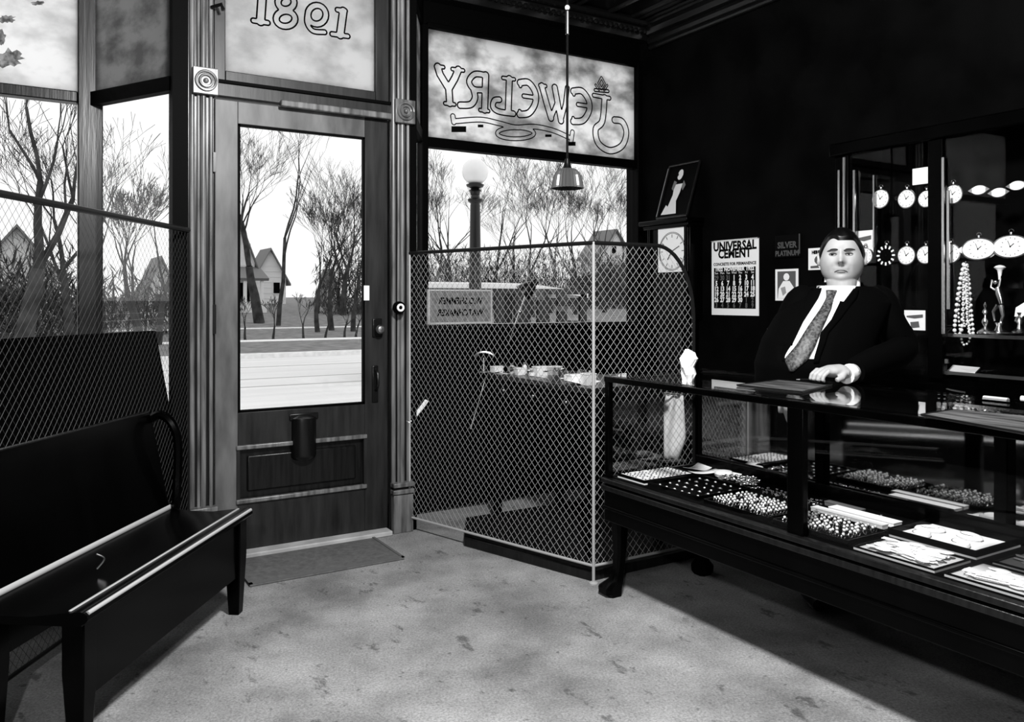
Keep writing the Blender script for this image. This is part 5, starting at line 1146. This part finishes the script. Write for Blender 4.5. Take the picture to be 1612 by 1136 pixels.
tree(222, 24, 7.4, 47, 'bare tree in the middle of the left side pane', r0=.15, spread=.42, levels=7, split=.2, lean=-.06)
tree(248, 27, 7.0, 48, 'thin bare tree right of the middle in the left side pane', r0=.12, spread=.35, levels=6, lean=.1, split=.24)
tree(165, 34, 8.0, 49, 'small bare tree behind the left mullion in the side pane', r0=.12, spread=.5, levels=6)
for k, (px, y_, hg, lb, le) in enumerate(((668, 40, 9.5, 'leaning bare tree at the left edge of the right display window', .30), (712, 46, 9.5, 'bare tree left of the street lamp', -.05), (772, 45, 9.8, 'bare tree just right of the street lamp', .08),
        (838, 42, 9.4, 'spreading bare tree left of the pendant shade', -.12), (868, 46, 10.2, 'bare tree directly behind the pendant shade', .05), (905, 44, 10.2, 'bare tree right of the pendant shade', .08), (952, 46, 10.4, 'bare tree before the right hand house', -.1), (1000, 40, 10.0, 'bare tree reaching in from the window jamb', -.2), (805, 60, 10.5, 'far bare tree between lamp and pendant', 0))):
    tree(px, y_, hg, 60+k, lb, r0=.19, spread=.58, levels=7 if k < 8 else 6, lean=le)
for k, px in enumerate((386, 430, 478, 512, 542, 560)):     # low twiggy shrubs along the path
    tree(px, 28.9+k % 2*.4, 2.0, 100+k, 'low twiggy shrub beside the far path', r0=.05, spread=.7, levels=5, name='twiggy_shrub', grp='twiggy shrubs along the far path', split=.25)
def hedge(x0_, x1_, y_, h_, label, seed, d_=1.2, lum=shrubm):
    rn = random.Random(seed); mb = MB(); n = int((x1_-x0_)*h_*150)
    for i in range(min(n, 14000)):
        c = V((rn.uniform(x0_, x1_), y_+rn.uniform(-d_/2, d_/2), gz_(y_)+h_*rn.random()**.8*(.75+.25*sin(i*.7)))); a = V((rn.uniform(-1, 1), rn.uniform(-1, 1), rn.uniform(.2, 1.6)))*.26; b2 = V((rn.uniform(-1, 1), rn.uniform(-1, 1), rn.uniform(-.3, .3)))*.035
        mb.add([c-a, c+b2, c+a, c-b2], [(0, 1, 2, 3)])
    o = thing('hedge', label, 'hedge', V(((x0_+x1_)/2, y_, gz_(y_)))); mb.build('twigs', lum, o, smooth=False, kind='stuff')
    st_ = MB()
    for i in range(int((x1_-x0_)/1.2)+1): st_.tube([(x0_+i*1.2, y_, gz_(y_)), (x0_+i*1.2+.1, y_, gz_(y_)+h_*.7)], .04, 5)
    st_.build('stems', barkm, o, kind='stuff')
hedge(-14, 1.5, 29.5, 3.4, 'thick dark hedge beyond the street in the left panes', 1); hedge(-3, 6, 34, 2.6, 'dark bushy hedge behind the left side pane trees', 2)
hedge(15.5, 24, 48, 4.5, 'dark shrubbery at the right of the door pane', 3, 3); hedge(26, 44, 52, 4.6, 'dark shrubbery behind the motor car', 4, 3); hedge(40, 62, 56, 4.2, 'dark shrubbery before the right hand house', 5, 3)
# houses
def house(px0, px1, y_, eave, ridge, label, porch=True, depth=3, wm=sidingm, win=((.5, .78, .16, .16),), base=None):
    a = P(px0, 480, Y=y_); b = P(px1, 480, Y=y_); g = gz_(y_) if base is None else base; x0_, x1_ = a.x, b.x; w_ = x1_-x0_
    o = thing('house', label, 'house', ((x0_+x1_)/2, y_, g))
    MB().prism([(x0_, y_, g), (x1_, y_, g), (x1_, y_, g+eave), ((x0_+x1_)/2, y_, g+ridge), (x0_, y_, g+eave)], (0, depth, 0)).build('walls', wm, o)
    e = .35; hh = ridge-eave
    for s_ in (0, 1):
        xa = (x0_-e) if s_ == 0 else (x1_+e); MB().prism([(xa, y_-e, g+eave-hh*e/(w_/2)), ((x0_+x1_)/2, y_-e, g+ridge+.02), ((x0_+x1_)/2, y_-e, g+ridge+.18), (xa, y_-e, g+eave-hh*e/(w_/2)+.16)], (0, depth+2*e, 0)).build('roof', roofm, o)
    n = max(4, int(ridge/.45)); cl_ = MB()
    for k in range(n):
        z = g+ridge*k/n; ww = w_/2 if z-g < eave else w_/2*(1-(z-g-eave)/hh); cl_.box((x0_+x1_)/2-ww, (x0_+x1_)/2+ww, y_-.03, y_, z, z+.05)
    cl_.build('clapboards', wm, o)
    for fx, fz, fw, fh in win:
        cx_ = x0_+w_*fx; cz_ = g+ridge*fz; f = MB().box(cx_-w_*fw/2-.08, cx_+w_*fw/2+.08, y_-.07, y_-.02, cz_-ridge*fh/2-.08, cz_+ridge*fh/2+.08).build('window', wm, o); MB().box(cx_-w_*fw/2, cx_+w_*fw/2, y_-.09, y_-.07, cz_-ridge*fh/2, cz_+ridge*fh/2).build('pane', blackpaint, f)
    if porch:
        pz = g+eave*.62; MB().prism([(x0_-.3, y_-2.2, pz), (x0_-.3, y_, pz+.7), (x0_-.3, y_, pz+.9), (x0_-.3, y_-2.3, pz+.15)], (w_+.6, 0, 0)).build('porch_roof', roofm, o)
        for k in range(4): MB().box(x0_+k*(w_-.15)/3, x0_+.18+k*(w_-.15)/3, y_-2.1, y_-1.92, g, pz+.05).build('porch_post', wm, o)
        MB().box(x0_-.2, x1_+.2, y_-2.15, y_, g-.4, g+.35).build('porch_deck', wm, o); MB().box(x0_+w_*.2, x1_-w_*.2, y_-.12, y_-.04, g+.6, pz-.1).build('porch_window', blackpaint, o)
house(358, 401, 52, 3.0, 5.2, 'white gabled house with a dark porch seen through the door pane', win=((.72, .72, .14, .15),))
house(400, 450, 70, 2.2, 4.6, 'low pale house between the two trees of the door pane', porch=False, win=((.7, .3, .2, .2),), wm=mat('pale_siding', .7, .9))
house(512, 530, 58, 1.2, 2.6, 'narrow pale gable glimpsed through the dense trees', porch=False, wm=sidingm, depth=1.5)
house(944, 992, 62, 4.6, 7.0, 'white house with a gable window behind the right hand trees', win=((.45, .74, .14, .10), (.3, .42, .12, .1), (.7, .42, .12, .1)))
house(-40, 90, 46, 2.2, 4.4, 'low wide pale house behind the left hedge', porch=False, win=((.3, .25, .1, .2), (.6, .25, .1, .2)), wm=mat('pale_siding', .7, .9))
house(230, 276, 42, 1.5, 3.0, 'small pale garage seen through the left side pane', porch=False, win=((.5, .3, .4, .3),))
# street lamp
lp = P(748, 270, d=10.2); sl_ = thing('street_lamp', 'dark street lamp column with a white glass globe outside the right window', 'street lamp', (lp.x, lp.y, -.05))
MB().ball(lp, .165, 24, 16, (1, 1, 1)).build('globe', globem, sl_)
MB().lathe([(.06, -.29), (.065, -.25), (.085, -.24), (.05, -.215), (.10, -.19), (.115, -.165), (.08, -.15), (.07, -.13)], lp, 20).build('globe_collar', darkmetal, sl_)
MB().lathe([(.055, -.40), (.09, -.37), (.095, -.345), (.06, -.33), (.05, -.285)], lp, 20).build('capital', darkmetal, sl_)
zb = -.05-lp.z; MB().lathe([(.16, zb), (.16, zb+.25), (.12, zb+.32), (.085, zb+.5), (.078, -1.4), (.062, -.42), (.058, -.395)], lp, 16).build('column', darkmetal, sl_)
# motor car
yc = 14.0; a = P(668, 470, Y=yc).x; b = P(926, 470, Y=yc).x; mc = thing('motor_car', 'dark closed motor car with a pale roof parked across the right window', 'car', ((a+b)/2, yc+.8, -.16)); L3 = b-a
rfz = P(700, 446, Y=yc).z; rb_ = P(924, 462, Y=yc).z; sill = P(800, 510, Y=yc).z
def carp(f, z, y=0): return V((a+L3*f, yc+y, z))
MB().loft([[carp(f, rfz-(rfz-rb_)*max(0, (f-.5)/.5)**1.8+h_, y) for y, h_ in ((0, -.09), (0, 0), (.3, .035), (1.2, .035), (1.5, 0), (1.5, -.09))] for f in (-.12, 0, .2, .4, .6, .75, .88, .96, 1.0)]).build('roof', mat('pale_car_roof', .75, .5), mc)
MB().box(a-.3, b-.1, yc-.01, yc+.05, rfz-.20, rfz-.09).build('roof_rail', darkmetal, mc)
for px0, px1 in ((665, 676), (781, 794), (811, 829), (847, 863), (879, 893), (914, 924)):
    x0_ = P(px0, 480, Y=yc).x; x1_ = P(px1, 480, Y=yc).x; MB().box(x0_, x1_, yc, yc+.08, sill-.05, rfz-.12).box(x0_, x1_, yc+1.42, yc+1.5, sill-.05, rfz-.12).build('pillar', darkmetal, mc)
MB().loft([[V((x, y, z)) for y, z in ((yc, .25), (yc, sill), (yc+1.5, sill), (yc+1.5, .25))] for x in (a-.3, a, b-.1, b+.05)]).build('car_body', darkmetal, mc, bev=.03)
MB().box(P(770, 0, Y=yc).x, b-.2, yc-.02, yc, sill-.03, sill+.02).build('waist_moulding', silver, mc)
MB().loft([[V((x, yc+.75+wy*.7, z)) for wy, z in ((-1, .3), (-1, h_), (-.6, h_+.12), (.6, h_+.12), (1, h_), (1, .3))] for x, h_ in ((b, .75), (b+.5, .80), (b+1.15, .72), (b+1.3, .6))]).build('bonnet', darkmetal, mc)
for x in (a+.2, b+.9):
    for y in (yc-.1, yc+1.5): 
        wh = MB().lathe([(.30, 0), (.37, .01), (.38, .06), (.37, .11), (.30, .12)], (x, y, .22), 24, 'y').build('wheel', mat('tyre_rubber', .02, .9), mc); MB().lathe([(.05, -.02), (.29, .0), (.29, .12), (.05, .14)], (x, y, .22), 12, 'y').build('hub', mat('car_hub', .3, .5), wh)
    MB().tube([(x+.52*cos(t), yc-.15, .22+.5*sin(t)) for t in np.linspace(.1, pi-.1, 12)], .09, 8, sq=.3).build('mudguard', darkmetal, mc)
